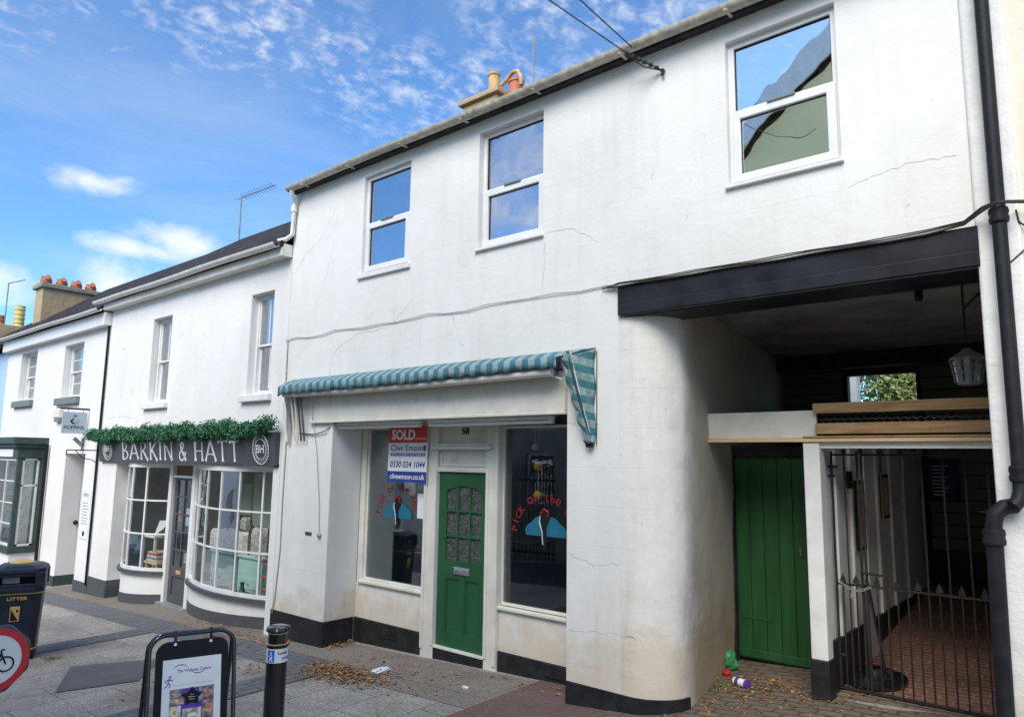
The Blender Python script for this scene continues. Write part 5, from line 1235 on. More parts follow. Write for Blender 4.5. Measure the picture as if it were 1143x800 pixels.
o = thing('clothed_mannequin', 'dark jacket on a stand with a blue scarf in the left curved window', 'clothes stand', (-8.75, .5, -.05)); MB().lathe([(.12, .25), (.15, .4), (.14, .7), (.17, .95), (.10, 1.02), (.04, 1.05)], (-8.78, .62, -.05), 14).build('jacket', M_blkp, o, 0, True); MB().tube([(-8.78, .62, -.05), (-8.78, .62, .3)], .015, 6).build('stand', M_iron, o)
MB().box(-8.84, -8.72, .48, .50, .9, 1.7).build('scarf', M_curt, o, .01)
for x, z, m, l_ in ((-8.02, .95, M_paper, 'white notice taped inside the grey shop door'), (-8.28, 1.0, M_coral, 'small coral ornament hanging inside the grey shop door'), (-7.98, .36, M_cush2, 'small yellowish card low inside the grey shop door')):
    it(MB().box(x, x+(.16 if m is M_paper else .09), .352, .356, z, z+(.28 if m is M_paper else .17)).build('door_notice', m), l_, 'notice')

# ------------------------------------------------------------ POPPINS building
Q = thing('shop_building', 'white two-storey building with dark green bay shopfront and deep doorway', 'building', (-14, 0, -.6))
QW1 = (-16.25, -15.10, 3.30, 4.45); QW2 = (-13.33, -12.24, 3.25, 4.37)
mb = MB().wall(-17.3, -10.91, -1.4, 4.72, 0, .35, [QW1, QW2, (-12.68, -11.62, -1.4, 2.09), (-17.0, -13.95, -1.4, 2.3)])
mb.box(-17.3, -17.1, .35, 5.5, -1.4, 4.7); mb.box(-17.1, -10.91, 5.3, 5.5, -1.4, 4.7); mb.box(-12.9, -12.68, .35, 1.5, -1.4, 2.2); mb.box(-11.62, -11.4, .35, 1.5, -1.4, 2.2); mb.box(-12.9, -11.4, 1.2, 1.5, -1.4, 2.2); mb.box(-12.68, -11.62, .35, 1.2, 2.1, 2.3)
mb.build('wall', M_wallc, Q, .012)
for (x0, x1, z0, z1) in (QW1, QW2): sash(Q, x0+.03, x1, z0, z1, .13, bars=0, hbars=1, sill=(x0-.13, x1+.05, -.08, .2, z0-.15, z0-.004), sillm=M_sillgrey)
for (x0, x1, z0, z1) in (QW1, QW2): it(MB().box(x0+.05, x1-.05, .34, .35, z0+.05, z1-.05).build('window_blind', M_blind), 'beige blind inside the %s upper window over the dark green shopfront' % ('left' if x0 < -15 else 'right'), 'blind', group='blinds in the upper windows')
plinth([(-13.6, 0), (-13.2, 0), (-12.68, 0)], -.34, .012, M_slategreen, Q); plinth([(-12.68, .0), (-12.68, 1.0)], -.33, .012, M_slategreen, Q); plinth([(-11.62, 0), (-11.3, 0), (-10.93, 0)], -.27, .012, M_dgrey, Q)
MB().box(-17.3, -10.90, -.14, .02, 4.55, 4.80).build('fascia_board', M_white, Q, .006); gutter('gutter', -17.35, -10.93, -.24, 4.86, .06, M_gutterw, Q)
pitched(-17.3, -11.02, 4.88, 2.1, 6.58, Q, M_slate, ye=-.22, yb=4.9)
it(MB().lathe([(.045, 0), (.045, .02), (.02, .05)], (-11.9, .55, .68), 12, (1, 0, 0)).build('door_knob', M_blkp, None, 0, True), 'round black knob on the deep white doorway side', 'knob') if False else MB().lathe([(.045, 0), (.045, .02), (.02, .05)], (-12.68, .30, .70), 12, (1, 0, 0)).build('door_bell', M_blkp, Q, 0, True)
# bay shopfront
by = MB(); bx0, bx1, byf = -17.0, -13.87, -.5
def boxo(mb, z0, z1, e=0): mb.box(bx0-e, bx1+e, byf-e, .0, z0, z1)
by = MB(); boxo(by, 2.28, 2.42, .14); boxo(by, 2.20, 2.28, .08); boxo(by, 1.98, 2.20, .02); boxo(by, .03, .17, .03); by.box(bx1-.10, bx1, byf, byf+.10, .17, 1.98); by.box(bx0, bx0+.1, byf, byf+.1, .17, 1.98); by.box(bx1-.09, bx1, -.09, 0, .17, 1.98); by.box(-15.5, -15.4, byf, byf+.08, .17, 1.98)
bay = by.build('bay_window', M_slategreen, Q, .01, label='dark green painted bay shopfront')
MB().box(bx0+.02, bx1-.02, byf+.02, 0, -1.4, .03).build('stall_riser', M_wallc, bay)
for (a, b_) in ((-15.4, bx1-.10), (bx0+.1, -15.5)):
    fr = MB().frame(a, b_, .17, 1.98, byf+.02, byf+.06, .05)
    for k in (1,): fr.box((a+b_)/2-.012, (a+b_)/2+.012, byf+.025, byf+.055, .22, 1.93)
    for z_ in (.62, 1.05, 1.5): fr.box(a+.05, b_-.05, byf+.025, byf+.055, z_-.010, z_+.010)
    fr.build('window_frame', M_white, bay); MB().box(a+.05, b_-.05, byf+.036, byf+.042, .22, 1.93).build('pane', M_glass_shop, bay)
fr = MB()
for (y0, y1, z0, z1) in ((byf+.1, byf+.14, .17, 1.98), (-.13, -.09, .17, 1.98), (byf+.1, -.09, .17, .21), (byf+.1, -.09, 1.94, 1.98), (byf+.1, -.09, 1.40, 1.43)): fr.box(bx1-.06, bx1-.02, y0, y1, z0, z1)
fr.build('window_frame', M_white, bay); MB().box(bx1-.045, bx1-.038, byf+.12, -.1, .2, 1.95).build('pane', M_glass_shop, bay)
MB().box(-17.0, -13.95, .12, .16, -.2, 2.3).build('display_back', M_signw, bay)
text_mb('POPPINS OF TOWN'[:7], (-16.4, byf-.022, 2.03), X, Z, height=.1, width=1.2).build('lettering', M_signw, bay) if False else MB().box(-16.9, -14.15, byf-.03, byf-.02, 2.01, 2.17).build('sign_strip', M_signw, bay)
random.seed(5)
M_cardm = simple('card_prints', (.5, .52, .52), .8, .6, 12, .1)
for r_ in range(5):
    for k in range(7):
        x = -15.3+k*.19; z = .25+r_*.34
        it(MB().add([(x, -.30, z), (x+.15, -.30, z), (x+.15, -.25, z+.24), (x, -.25, z+.24), (x, -.292, z), (x+.15, -.292, z), (x+.15, -.242, z+.24), (x, -.242, z+.24)], [(0, 3, 2, 1), (4, 5, 6, 7), (0, 1, 5, 4), (1, 2, 6, 5), (2, 3, 7, 6), (3, 0, 4, 7)]).build('greeting_card', random.choice((M_cardm, M_cush2, M_paper, M_cush, M_skin2))), 'greeting card on the racks behind the dark green shopfront glass', 'card', group='greeting cards on the window racks')
o = thing('card_rack', 'white wire card rack behind the dark green shopfront glass', 'rack', (-14.6, -.25, .2))
mb = MB()
for r_ in range(5): mb.tube([(-15.35, -.31, .25+r_*.34), (-13.98, -.31, .25+r_*.34)], .008, 5); mb.tube([(-13.98, -.31, .25+r_*.34), (-13.98, -.05, .25+r_*.34)], .008, 5)
for x in (-15.35, -14.7, -13.98): mb.tube([(x, -.24, .17), (x, -.24, 1.9)], .008, 5)
mb.build('wire_frame', M_white, o)
# hanging sign
S2 = thing('hanging_sign', 'pale grey blue hanging shop sign with bird emblem on a black arm', 'sign', (-11.6, -.25, 2.45))
MB().box(-11.61, -11.59, -.47, -.04, 2.48, 2.89).build('board', simple('pale_blue_board', (.40, .47, .53), .6, .06), S2, .004)
MB().tube([(-11.6, -.52, 2.955), (-11.6, 0, 2.955)], .017, 8).build('arm', M_iron, S2); MB().tube([(-11.6, -.38, 2.95), (-11.6, -.38, 2.88)], .005, 5).build('hook', M_iron, S2); MB().tube([(-11.6, -.11, 2.95), (-11.6, -.11, 2.88)], .005, 5).build('hook', M_iron, S2)
text_mb('POPPINS', (-11.589, -.43, 2.56), (0, 1, 0), Z, height=.07, width=.35, depth=.002).build('lettering', M_blkp, S2)
mb = MB(); c0 = Vector((-11.588, -.25, 2.72))
mb.tube([c0+Vector((0, a, b_)) for a, b_ in ((-.02, .055), (-.045, .02), (-.065, -.005), (-.04, -.04), (.01, -.05))], [.006, .012, .018, .014, .006], 6)
mb.tube([c0+Vector((0, a, b_)) for a, b_ in ((.01, -.05), (.05, -.03), (.06, .01), (.045, .035))], .003, 5); mb.tube([c0+Vector((0, a, b_)) for a, b_ in ((-.03, .10), (.03, .10))], .009, 6)
mb.build('bird_emblem', M_blkp, S2)
o = thing('floodlight', 'small grey bracket light below the hanging sign', 'light', (-11.75, 0, 2.15)); mb = MB(); mb.obox((-11.75, -.10, 2.32), (0, 1, -.9), (1, 0, 0), (0, .9, 1), .11, .03, .03); mb.box(-11.78, -11.72, -.04, 0, 2.15, 2.4); mb.build('lamp_arm', M_lead, o, .004)
o = thing('alarm_box', 'white weathered alarm box on the wall left of the hanging sign', 'alarm', (-13.2, 0, 2.75)); MB().box(-13.37, -13.05, -.10, 0, 2.82, 3.02).build('box_body', M_creamp, o, .03); MB().box(-13.34, -13.08, -.08, 0, 2.75, 2.82).build('box_base', M_lead, o, .01)
o = thing('wall_plaque', 'tall narrow white notice with lines of text beside the deep doorway', 'notice', (-11.3, 0, .5))
MB().box(-11.52, -11.12, -.012, 0, .50, 1.42).build('panel', M_signw, o, .003); mb = MB(); text_mb('POPPINS', (-11.47, -.012, 1.28), X, Z, height=.07, width=.26, mb=mb)
for k in range(8): mb.box(-11.48, -11.22+.03*(k % 3), -.014, -.012, 1.16-k*.055, 1.172-k*.055)
mb.build('lettering', M_lead, o); disc_mb((-11.32, -.012, .60), X, Z, .0, .05, 0, .003).build('emblem', M_blkp, o)
cable('drain_pipe', [(-10.93, -.03, 4.6), (-10.93, -.03, -.3)], .022, M_pipe, 'thin black drainpipe between the two white shop buildings', 'pipe'); cable('drain_pipe', [(-13.62, -.06, 2.28), (-13.62, -.06, .1), (-13.60, -.05, -.6)], .035, M_pipe, 'black drainpipe beside the dark green bay shopfront', 'pipe')
# chimney stack at its left gable
CH = thing('chimney_stack', 'long rough rendered chimney stack with four terracotta pots', 'chimney', (-17.3, 1.2, 5))
MB().box(-17.55, -17.0, .50, 2.25, 4.6, 6.36).build('stack', M_rough, CH, .02); MB().box(-17.62, -16.93, .43, 2.32, 6.30, 6.42).build('cap', M_stonecap, CH, .02)
for k, y in enumerate((.62, .98, 1.33, 1.68)):
    q = MB().lathe([(.10, 0), (.13, .03), (.14, .10), (.11, .18), (.12, .20), (.085, .20), (.08, .08)], (-17.2, y, 6.42), 14, (.1, -.1, 1)); q.lathe([(.055, 0), (.06, .12), (.045, .12)], (-17.1, y, 6.56), 10, (1, -.3, .25)); q.build('pot', M_terra, CH, 0, True)
# blue building and beyond
Bl = thing('terraced_house', 'pale blue rendered house at the far left beyond the white shops', 'house', (-20, 0, -.8))
MB().wall(-23.5, -17.31, -1.6, 4.60, .0, .3, [(-19.6, -18.6, 3.0, 4.2), (-22.3, -21.3, 3.0, 4.2)]).build('wall', M_blue, Bl, .01); MB().box(-23.5, -17.31, .6, 5.5, -1.6, 4.6).build('inner_block', M_blue, Bl)
pitched(-23.6, -17.3, 4.74, 2.4, 6.55, Bl, M_slate, ye=-.2, yb=5); gutter('gutter', -23.5, -17.32, -.22, 4.72, .06, M_gutterw, Bl)
for x in (-19.6, -22.3): sash(Bl, x, x+1, 3.0, 4.2, .1)
MB().box(-18.0, -17.9, -.04, 0, 3.0, 3.6).build('wall_ornament', M_iron, Bl)
CH2 = thing('chimney_stack', 'pale stone chimney stack with mixed yellow and red pots at the far left', 'chimney', (-23.5, 1.5, 5))
MB().box(-23.9, -23.2, .6, 3.0, 4.6, 6.15).build('stack', M_rough, CH2, .02)
for y, h, r, m in ((.85, .85, .13, M_terra), (1.2, .30, .15, M_terra), (1.75, .70, .15, M_yclay), (2.3, .30, .14, M_terra), (2.75, .3, .13, M_terra)):
    prof = [(r*1.1, 0), (r*1.1, .05), (r, .07)]
    for k in range(int(h/.16)): z_ = .07+k*.15; prof += [(r*.95, z_+.02), (r*1.08, z_+.07), (r*.95, z_+.11)]
    prof += [(r*1.05, h), (r*.8, h), (r*.75, h-.1)]; MB().lathe(prof, (-23.5, y, 6.15), 14).build('pot', m, CH2, 0, True)
H3 = thing('terraced_house', 'distant house whose grey slate roof shows behind the yellow chimney pot', 'house', (-34, 10, -1.5)); MB().box(-42, -26, 8, 16, -2.5, 8.2).build('wall', M_wallc, H3); pitched(-42.3, -25.7, 8.2, 12, 12.0, H3, M_slate2, ye=7.8, yb=16.3)
H4 = thing('terraced_house', 'cream house continuing the terrace far down the street', 'house', (-30, 0, -1.2)); MB().wall(-33, -23.5, -2.5, 4.2, .1, .5, [(-30, -29, 2.6, 3.8), (-26.5, -25.5, 2.6, 3.8), (-30, -28, -.9, 1.4)]).build('wall', M_cream, H4); MB().box(-33, -23.5, .8, 5.5, -2.5, 4.2).build('inner_block', M_cream, H4); pitched(-33.2, -23.5, 4.3, 3.0, 6.0, H4, M_slate, ye=-.1)
# aerials
o = thing('tv_aerial', 'television aerial on a tall mast above the gift shop roof', 'aerial', (-12, 3, 6.9)); MB().tube([(-12.0, 3.05, 6.8), (-12.02, 3.05, 8.30)], .022, 6).build('mast', M_lead, o)
mb = MB(); mb.tube([(-12.1, 3.05, 8.28), (-10.95, 3.3, 8.42)], .014, 5)
for k in range(12): x = -11.95+k*.085; z_ = 8.30+k*.0105; y = 3.07+k*.02; mb.tube([(x, y-.10, z_+.04), (x, y+.10, z_-.04)], .006, 4)
mb.tube([(-12.06, 2.9, 8.20), (-12.06, 3.2, 8.36)], .01, 5); mb.build('antenna', M_lead, o)
o = thing('tv_aerial', 'thin aerial rod at the far left above the old chimney pots', 'aerial', (-24, 3, 7)); mb = MB(); mb.tube([(-24.6, 1.6, 7.75), (-22.8, 1.6, 7.6)], .02, 5); mb.tube([(-24.5, 1.6, 6.1), (-24.5, 1.6, 7.75)], .02, 5); mb.build('antenna', M_lead, o)

# ------------------------------------------------------------ opposite side of the street (seen in the glass)
OY = -9.2
def opp(x0, x1, h, m, label, gable=False, ridge=None, door=True):
    o = thing('opposite_house', label, 'house', ((x0+x1)/2, OY-3, 0), 'houses across the street')
    wins = []
    n_ = max(1, int((x1-x0)/2.6))
    for k in range(n_):
        xc = x0+(k+.5)*(x1-x0)/n_; wins += [(xc-.5, xc+.5, h-2.1, h-.8), (xc-.5, xc+.5, .9, 2.3)]
    holes_ = wins
    mb = MB().wall(x0, x1, -1.2, h, OY-.3, OY, holes_); mb.box(x0, x1, OY-6, OY-.6, -1.2, h); mb.build('wall', m, o)
    for w_ in wins:
        f_ = MB().frame(*w_, OY-.2, OY-.12, .07); f_.box(w_[0], w_[1], OY-.2, OY-.12, (w_[2]+w_[3])/2-.03, (w_[2]+w_[3])/2+.03); f_ = f_.build('window', M_white, o); MB().box(w_[0]+.05, w_[1]-.05, OY-.17, OY-.16, w_[2]+.05, w_[3]-.05).build('pane', M_glass_up, f_)
    if gable:
        xc = (x0+x1)/2; r = ridge
        MB().add([(x0, OY, h), (x1, OY, h), (xc, OY, r), (x0, OY-.3, h), (x1, OY-.3, h), (xc, OY-.3, r)], [(0, 1, 2), (3, 5, 4), (0, 3, 4, 1), (1, 4, 5, 2), (2, 5, 3, 0)]).build('gable', m, o)
        for sx, xe in ((-1, x0-.35), (1, x1+.35)):
            a = Vector((xe, OY+.22, h-.22)); b_ = Vector((xc, OY+.22, r+.10)); mb = MB(); mb.extr([a, b_, b_+Vector((0, 0, .62)), a+Vector((0, 0, .62))], (0, -.07, 0)); mb.build('bargeboard', M_white, o)
            mb = MB(); mb.add([a+Vector((0, -.08, .60)), b_+Vector((0, -.08, .60)), b_+Vector((0, -6.4, .60)), a+Vector((0, -6.4, .60)), a+Vector((0, -.08, .52)), b_+Vector((0, -.08, .52)), b_+Vector((0, -6.4, .52)), a+Vector((0, -6.4, .52))], [(0, 1, 2, 3), (4, 7, 6, 5), (0, 4, 5, 1), (2, 6, 7, 3), (0, 3, 7, 4)]); mb.build('roof', M_slate, o)
    else:
        MB().add([(x0, OY+.2, h), (x1, OY+.2, h), (x1, OY-3, h+1.5), (x0, OY-3, h+1.5), (x1, OY-6.2, h), (x0, OY-6.2, h)], [(0, 1, 2, 3), (3, 2, 4, 5), (0, 5, 4, 1), (0, 3, 5), (1, 4, 2)]).build('roof', M_slate, o)
opp(-4.2, 5.2, 6.9, M_yellow, 'yellow gabled house across the street reflected in the upper window', True, 10.9)
opp(-9.8, -4.4, 5.0, M_grey, 'grey rendered house across the street reflected in the shop windows')
opp(-18, -12.5, 5.6, M_cream, 'cream house across the street further down'); opp(5.4, 14, 6.0, M_wallc, 'white house across the street beyond the yellow gable'); opp(-28, -18.2, 5.2, M_wallc, 'white house across the street furthest down')
og = thing('street_railing', 'black iron railing gate across the street reflected in the shop window', 'railing', (-11, OY, -.5))
mb = MB(); 
for k in range(20): x = -9.75+k*.115; mb.tube([(x, OY+.5, -.7), (x, OY+.5, 2.0)], .014, 5)
for z_ in (-.3, 1.55): mb.box(-9.8, -7.5, OY+.48, OY+.52, z_, z_+.05)
mb.build('railing_bars', M_iron, og)

# ------------------------------------------------------------ STREET FURNITURE
# litter bin
bx, by_, bz = -6.32, -2.41, gflat(-6.3, -2.4)
K = thing('litter_bin', 'dark blue black litter bin with gold bands and emblem', 'bin', (bx, by_, bz))
ba = R_(68)      # facing direction of its front panel
fx = Vector((math.cos(ba), math.sin(ba), 0)); fn_ = Vector((math.sin(ba), -math.cos(ba), 0))     # right vec, outward normal
def binsec(w_, d, c):     # chamfered rectangle in plan
    w_, d = w_/2, d/2; return [(-w_+c, -d), (w_-c, -d), (w_, -d+c), (w_, d-c), (w_-c, d), (-w_+c, d), (-w_, d-c), (-w_, -d+c)]
def bloft(secs, nm, m, par, bev=.01):
    mb = MB(); vs = []
    for z, w_, d, c in secs:
        for a, b_ in binsec(w_, d, c): vs.append(Vector((bx, by_, bz+z))+fx*a*.87-fn_*b_)
    n_ = 8; mb.add(vs, [(i*n_+k, i*n_+(k+1) % n_, (i+1)*n_+(k+1) % n_, (i+1)*n_+k) for i in range(len(secs)-1) for k in range(n_)]+[tuple(range(n_-1, -1, -1)), tuple((len(secs)-1)*n_+k for k in range(n_))])
    return mb.build(nm, m, par, bev)
BP = lambda a, o_, z: Vector((bx, by_, bz+z))+fx*a*.87+fn_*o_
bloft([(0, .50, .42, .06), (.10, .505, .43, .06), (.12, .51, .44, .06), (.78, .57, .53, .07)], 'bin_body', M_bin, K)
# hood with a real opening: frame around
hd = MB()
for s_ in (0, 1, 2, 3):
    pass
hood = bloft([(1.0, .62, .58, .09), (1.045, .61, .57, .09), (1.085, .46, .42, .09), (1.095, .30, .28, .08)], 'bin_lid', M_bin, K)
bloft([(.775, .60, .56, .08), (.835, .61, .57, .08)], 'bin_collar', M_bin, K)
hw = MB()
for a, o_, wa, wo in ((-.255, .24, .05, .05), (.255, .24, .05, .05), (-.255, -.24, .05, .05), (.255, -.24, .05, .05)): hw.obox(BP(a, o_, .92), fx, fn_, Z, wa, wo-.003, .09)
hw.obox(BP(-.285, 0, .92), fx, fn_, Z, .012, .22, .09); hw.obox(BP(.285, 0, .92), fx, fn_, Z, .012, .22, .09)
hw.obox(BP(0, .262, .855), fx, fn_, Z, .19, .016, .026); hw.obox(BP(0, .262, .985), fx, fn_, Z, .19, .016, .026)
hw.build('bin_hood', M_bin, K, .01)
MB().obox(BP(0, 0, .90), fx, fn_, Z, .20, .17, .09).build('inner_liner', M_blkp, K); MB().obox(BP(-.08, .235, .925), fx, fn_, Z, .085, .006, .036).build('ash_plate', M_lead, K, .004)
for z, w_ in ((.765, .575), (.125, .52)):
    bloft([(z, w_+.008, w_-.032, .07), (z+.014, w_+.010, w_-.03, .07)], 'gold_band', M_gold, K, 0)
fu = (Vector((0, 0, 1))+fn_*.067).normalized()
text_mb('LITTER', BP(-.10, .263, .70), fx, fu, height=.036, width=.20, depth=.004, bold=.02).build('lettering', M_gold, K)
mb = MB(); pc = lambda z: .2195+.068*(z-.12)+.004
for a0, a1, z0, z1 in ((-.20, -.185, .2, .66), (.185, .20, .2, .66), (-.185, .185, .645, .66), (-.185, .185, .2, .215)):
    mb.add([BP(a0, pc(z0), z0), BP(a1, pc(z0), z0), BP(a1, pc(z1), z1), BP(a0, pc(z1), z1), BP(a0, pc(z0)-.01, z0), BP(a1, pc(z0)-.01, z0), BP(a1, pc(z1)-.01, z1), BP(a0, pc(z1)-.01, z1)], [(0, 3, 2, 1), (4, 5, 6, 7), (0, 1, 5, 4), (1, 2, 6, 5), (2, 3, 7, 6), (3, 0, 4, 7)])
mb.build('panel_moulding', M_bin, K)
def onp(a, z, o_=.006): return BP(a, pc(z)+o_, z)
def poly_on(pts, nm, m, o_=.006): MB().extr([onp(a, z, o_) for a, z in pts], -fn_*.004).build(nm, m, K)
poly_on([(-.055, .46), (.055, .46), (.055, .63), (-.055, .63)], 'emblem_plate', M_gold)
poly_on([(-.045, .62), (.045, .47), (-.045, .47)], 'emblem_bend', M_blkp, .008); poly_on([(.015, .59), (.035, .60), (.042, .575), (.03, .56), (.012, .57)], 'emblem_mark', M_blkp, .008)
poly_on([(-.055, .62), (-.048, .62), (.05, .475), (.043, .47)], 'emblem_stripe', M_gold, .010)
MB().lathe([(.13, 0), (.13, .008), (.08, .03), (.03, .036)], (bx, by_, bz+1.093), 20).build('lid_dome', M_gold, K, 0, True)
# bollard
bx2, by2 = -.835, -2.356; bz2 = gflat(bx2, by2); zt = .90
V = thing('bollard', 'glossy black bollard with gold rings and a blue and white walking sticker', 'bollard', (bx2, by2, bz2))
MB().lathe([(.072, bz2-.02), (.074, zt-.14), (.074, zt-.139), (.068, zt-.137), (.066, zt-.05), (.070, zt-.045), (.086, zt-.035), (.088, zt-.028), (.080, zt-.012), (.055, zt-.003), (.01, zt)], (bx2, by2, 0), 28).build('post_body', M_gloss, V, 0, True)
for z, r in ((zt-.050, .0705), (zt-.125, .0775)): MB().lathe([(r-.004, z-.004), (r, z-.003), (r, z+.003), (r-.004, z+.004)], (bx2, by2, 0), 28).build('gold_ring', M_gold, V, 0, True)
MB().lathe([(.076, zt-.138), (.084, zt-.134), (.084, zt-.128), (.076, zt-.124)], (bx2, by2, 0), 28).build('neck_ring', M_gloss, V, 0, True)
cd = Vector((3.954+.835, -5.392+2.356)); a_c = math.atan2(cd.y, cd.x)
def cyl(r, u, v): a = a_c+u/r; return Vector((bx2+r*math.cos(a), by2+r*math.sin(a), v))   # u to the viewer's right
def cylpatch(u0, u1, v0, v1, r, m, nm):
    mb = MB(); n_ = 20; vs = []
    for i in range(n_+1):
        u = u0+(u1-u0)*i/n_; vs += [cyl(r, u, v0), cyl(r, u, v1), cyl(r-.001, u, v1), cyl(r-.001, u, v0)]
    mb.add(vs, [(4*i+a, 4*i+(a+1) % 4, 4*i+4+(a+1) % 4, 4*i+4+a) for i in range(n_) for a in range(4)]); return mb.build(nm, m, V, 0, True)
cylpatch(-.10, .22, zt-.245, zt-.150, .0752, M_signw, 'sticker'); cylpatch(-.072, -.016, zt-.240, zt-.158, .0758, M_navy if False else simple('sticker_blue', (.02, .16, .62), .4, .05), 'blue_panel')
mb = MB(); cy = lambda a, b_, d: cyl(.0762+d*0, a, b_)
def blobp(pts, nm, m):
    mb = MB(); mb.add([cyl(.0764, a, b_) for a, b_ in pts], [tuple(range(len(pts)))]); return mb.build(nm, m, V)
zc = zt-.20
blobp([(-.050, zc+.028), (-.040, zc+.032), (-.036, zc+.024), (-.042, zc+.018), (-.050, zc+.022)], 'walker_head', M_signw)
blobp([(-.052, zc+.015), (-.038, zc+.016), (-.030, zc-.004), (-.034, zc-.010), (-.028, zc-.034), (-.034, zc-.036), (-.043, zc-.012), (-.054, zc-.036), (-.061, zc-.032), (-.050, zc-.006), (-.058, zc-.002), (-.060, zc+.0)], 'walker_body', M_signw)
mb = MB(); text_mb('Look', None or (0, 0, 0), X, Z, height=.022, width=.075, fn=lambda a, b_, d: cyl(.0758+d*.3, .006+a, zc+.012+b_), mb=mb, bold=.02); mb.build('lettering', M_blkp, V)
mb = MB(); text_mb('ahead', (0, 0, 0), X, Z, height=.018, width=.07, fn=lambda a, b_, d: cyl(.0758+d*.3, .036+a, zc-.022+b_), mb=mb, bold=.02); mb.build('lettering', M_purple, V)
# pavement A-board
pL = Vector((-1.090, -3.150, .905)); pR = Vector((-.935, -2.640, .905)); ar = (pR-pL); wA = ar.length; ar.normalize(); nA = Vector((ar.y, -ar.x, 0)); zb_ = gflat(-1, -2.9)
upA = (Vector((0, 0, 1))-nA*.22).normalized(); nF = ar.cross(upA)
T = thing('pavement_sign', 'black framed pavement sign with a wellness centre poster', 'sign', ((pL+pR)/2).to_tuple()[:2]+(zb_,))
def AP(u, v, d=0): return pL+ar*u-upA*v+nF*d      # v measured down from the top
Hh = 1.02; rc = .10
fr = [AP(0, Hh)]+[AP(0, rc+(Hh-rc)*.5)]+[AP(rc-rc*math.cos(t), rc-rc*math.sin(t)) for t in [R_(k*15) for k in range(7)]]+[AP(wA-rc+rc*math.sin(t), rc-rc*math.cos(t)) for t in [R_(k*15) for k in range(7)]]+[AP(wA, Hh*.5), AP(wA, Hh)]
MB().tube(fr, .0145, 10).build('front_frame', M_gloss, T, 0, True)
back = [p+Vector((0, 0, 0))-nA*(.34*((pL.z-p.z)/.97))-nA*.03+nA*0 for p in fr]
mb = MB(); mb.tube([Vector((p.x-nA.x*.22*2*(pL.z-p.z)*1.0, p.y-nA.y*.22*2*(pL.z-p.z)*1.0, p.z)) - nA*.035 for p in fr], .0145, 8); mb.build('rear_frame', M_gloss, T, 0, True)
def rr(u0, u1, v0, v1, c, d0, d1, nm, m):
    pts = [(u0, v1), (u0, v0+c)]+[(u0+c-c*math.cos(t), v0+c-c*math.sin(t)) for t in [R_(k*15) for k in range(1, 6)]]+[(u0+c, v0), (u1-c, v0)]+[(u1-c+c*math.sin(t), v0+c-c*math.cos(t)) for t in [R_(k*15) for k in range(1, 6)]]+[(u1, v0+c), (u1, v1)]
    return MB().extr([AP(a, b_, d0) for a, b_ in pts], nF*(d1-d0)).build(nm, m, T)
m_ = .040
rr(m_, wA-m_, .042, .93, .075, -.006, .006, 'panel', M_blkp)
def quad(u0, u1, v0, v1, nm, m, d=.007, t=.001): return MB().extr([AP(u0, v1, d), AP(u1, v1, d), AP(u1, v0, d), AP(u0, v0, d)], nF*t).build(nm, m, T)
pu0, pu1, pv0, pv1 = m_+.045, wA-m_-.045, .155, .86
quad(pu0, pu1, pv0, pv1, 'poster', M_signw)
Wp = pu1-pu0
for u in (.155, wA-.155): MB().tube([AP(u, -.022, .0), AP(u, .012, .012), AP(u, .05, .010)], .010, 8).build('hanging_clip', M_gloss, T); MB().lathe([(.010, 0), (.010, .006)], AP(u, .062, .006), 10, nF).build('rivet', M_chrome, T)
D = .0082
text_mb('The Wellness Centre', AP(pu0+Wp*.24, pv0+.085, D), ar, upA, height=.020, width=Wp*.58, depth=.0006, bold=.012).build('lettering', M_purple, T)
mb = MB()
for c_u, c_v, s_ in ((.30, .07, 1), (.60, .066, -1)):
    pts = [AP(pu0+Wp*c_u+.055*math.cos(R_(a)), pv0+c_v-s_*(-.012+.045*math.sin(R_(a))) , D) for a in range(30, 151, 15)]; mb.tube(pts, [.0006+.0022*math.sin(math.pi*i/8) for i in range(9)], 5)
mb.build('logo_arc', M_purple, T)
ru, rv = pu0+.035, pv0+.14
mb = MB(); P2 = lambda a, b_: AP(ru+a, rv+b_, D)
mb.lathe([(.007, 0), (.007, .001)], P2(.012, -.035), 10, nF); 
for pts in (((.008, -.026), (0, 0)), ((0, 0), (.014, .012), (.010, .030)), ((0, 0), (-.008, .020), (-.024, .028)), ((.008, -.022), (-.012, -.014), (-.018, -.002)), ((.008, -.022), (.020, -.010), (.030, -.018))): mb.tube([P2(*q) for q in pts], .0032, 5)
mb.build('runner_figure', M_purple, T)
text_mb('massage therapy counselling yoga pilates', AP(pu0+Wp*.18, pv0+.165, D), ar, upA, height=.007, width=Wp*.68, depth=.0004).build('lettering', M_lead, T)
# collage of small photographs
cu0, cu1, cv0 = pu0+Wp*.13, pu0+Wp*.88, pv0+.185; cw_ = (cu1-cu0)
quad(cu0, cu1, cv0, cv0+.42, 'collage_ground', M_purple, D)
def photo(a0, a1, b0, b1, m): quad(cu0+cw_*a0, cu0+cw_*a1, cv0+b0, cv0+b1, 'photo_print', m, D+.001, .0006)
pm1 = simple('photo_a', (.42, .26, .17), .5, .8, 22, 0); pm2 = simple('photo_b', (.62, .52, .40), .5, .6, 18, 0); pm3 = simple('photo_c', (.25, .20, .22), .5, .8, 25, 0)
for a in ((.0, .30, .0, .052, pm3), (.0, .32, .056, .092, pm1), (.66, 1, .0, .085, pm3), (0, .26, .10, .20, pm2), (.30, .72, .125, .22, pm2), (.75, 1, .09, .19, pm1), (.30, .7, .23, .32, pm1), (0, .27, .21, .31, pm3), (.74, 1, .2, .3, pm2)): photo(*a)
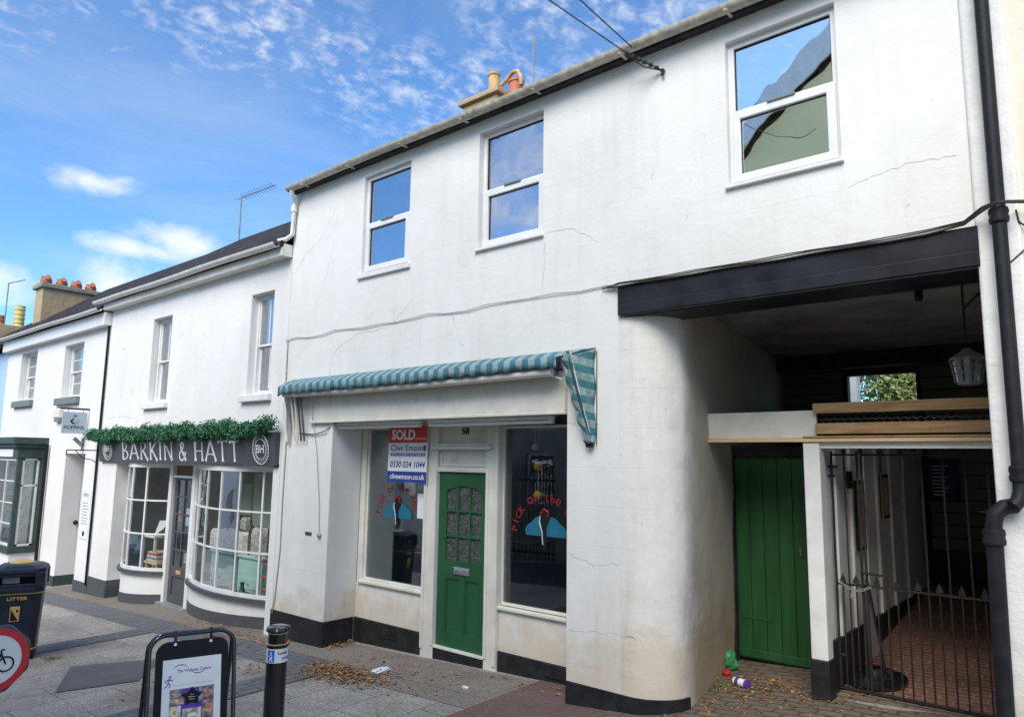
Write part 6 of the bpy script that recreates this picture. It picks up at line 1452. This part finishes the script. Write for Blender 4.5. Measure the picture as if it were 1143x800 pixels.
def prtshape(c_u, c_v, r, m, sx=1, n_=10, nm='photo_print'):
    MB().extr([AP(cu0+cw_*c_u+r*sx*math.cos(2*math.pi*k/n_), cv0+c_v-r*math.sin(2*math.pi*k/n_), D+.0018) for k in range(n_)], nF*.0004).build(nm, m, T)
prtshape(.10, .022, .014, M_skin, 1.1); prtshape(.13, .070, .012, M_skin2, 2.2); prtshape(.80, .03, .013, M_skin, .8); prtshape(.84, .060, .012, M_coral, 1.8); prtshape(.12, .14, .014, M_skin, .8); prtshape(.52, .165, .014, M_fabw, 2.2); prtshape(.88, .13, .016, M_coral, 1); prtshape(.5, .20, .01, M_wood, 3)
st = []
for k in range(10): a = R_(90+36*k); r = .062 if k % 2 == 0 else .036; st.append(AP(cu0+cw_*.5+r*1.15*math.cos(a), cv0+.055-r*math.sin(a), D+.0024))
MB().extr(st, nF*.0006).build('star_shape', M_blkp, T)
for k, s_ in enumerate(('The', 'Wellness', 'Centre')): text_mb(s_, AP(cu0+cw_*.5, cv0+.046+k*.014, D+.0031), ar, upA, height=.008, depth=.0004, center=True).build('lettering', M_fabw, T)
# no cycling sign
sc_ = Vector((-1.163, -4.0, .905)); sn = Vector((3.954-sc_.x, -5.392-sc_.y, .12)).normalized(); sn = (sn+Vector((.10, .28, 0))).normalized(); sr = Vector((0, 0, 1)).cross(sn).normalized(); su = sn.cross(sr)
NS = thing('cycling_sign', 'round red ringed no cycling sign on a low black post', 'road sign', (sc_.x, sc_.y, gflat(sc_.x, sc_.y)))
mb = MB(); oct_ = [sc_+(sr*math.cos(R_(22.5+45*k))+su*math.sin(R_(22.5+45*k)))*.205-sn*.05 for k in range(8)]; mb.extr(oct_, sn*.045); mb.build('sign_housing', M_dgrey, NS, .02)
disc_mb(sc_, sr, su, .0, .155, -.004, .001, seg=48).build('sign_face', M_signw, NS); disc_mb(sc_, sr, su, .140, .178, -.003, .004, seg=48).build('red_ring', M_red, NS, 0, True)
mb = MB(); SP = lambda a, b_: sc_+sr*a+su*b_+sn*.003
for cxx in (-.060, .060): ring = [SP(cxx+.040*math.cos(R_(k*20)), -.028+.040*math.sin(R_(k*20))) for k in range(18)]; mb.tube(ring, .0048, 5, closed=True)
for pts in (((-.060, -.028), (-.025, .030)), ((-.025, .030), (.035, .030)), ((.035, .030), (.060, -.028)), ((-.06, -.028), (-.005, -.028)), ((-.005, -.028), (-.032, .045)), ((-.005, -.028), (.037, .030)), ((.037, .030), (.030, .052)), ((.030, .052), (.050, .056)), ((-.045, .048), (-.020, .048))): mb.tube([SP(*q) for q in pts], .0045, 5)
mb.build('bicycle_symbol', M_blkp, NS)
MB().tube([sc_-sn*.045-su*.1, Vector((sc_.x-sn.x*.05, sc_.y-sn.y*.05, gflat(sc_.x, sc_.y)-.05))], .03, 10).build('post', M_gloss, NS, 0, True)
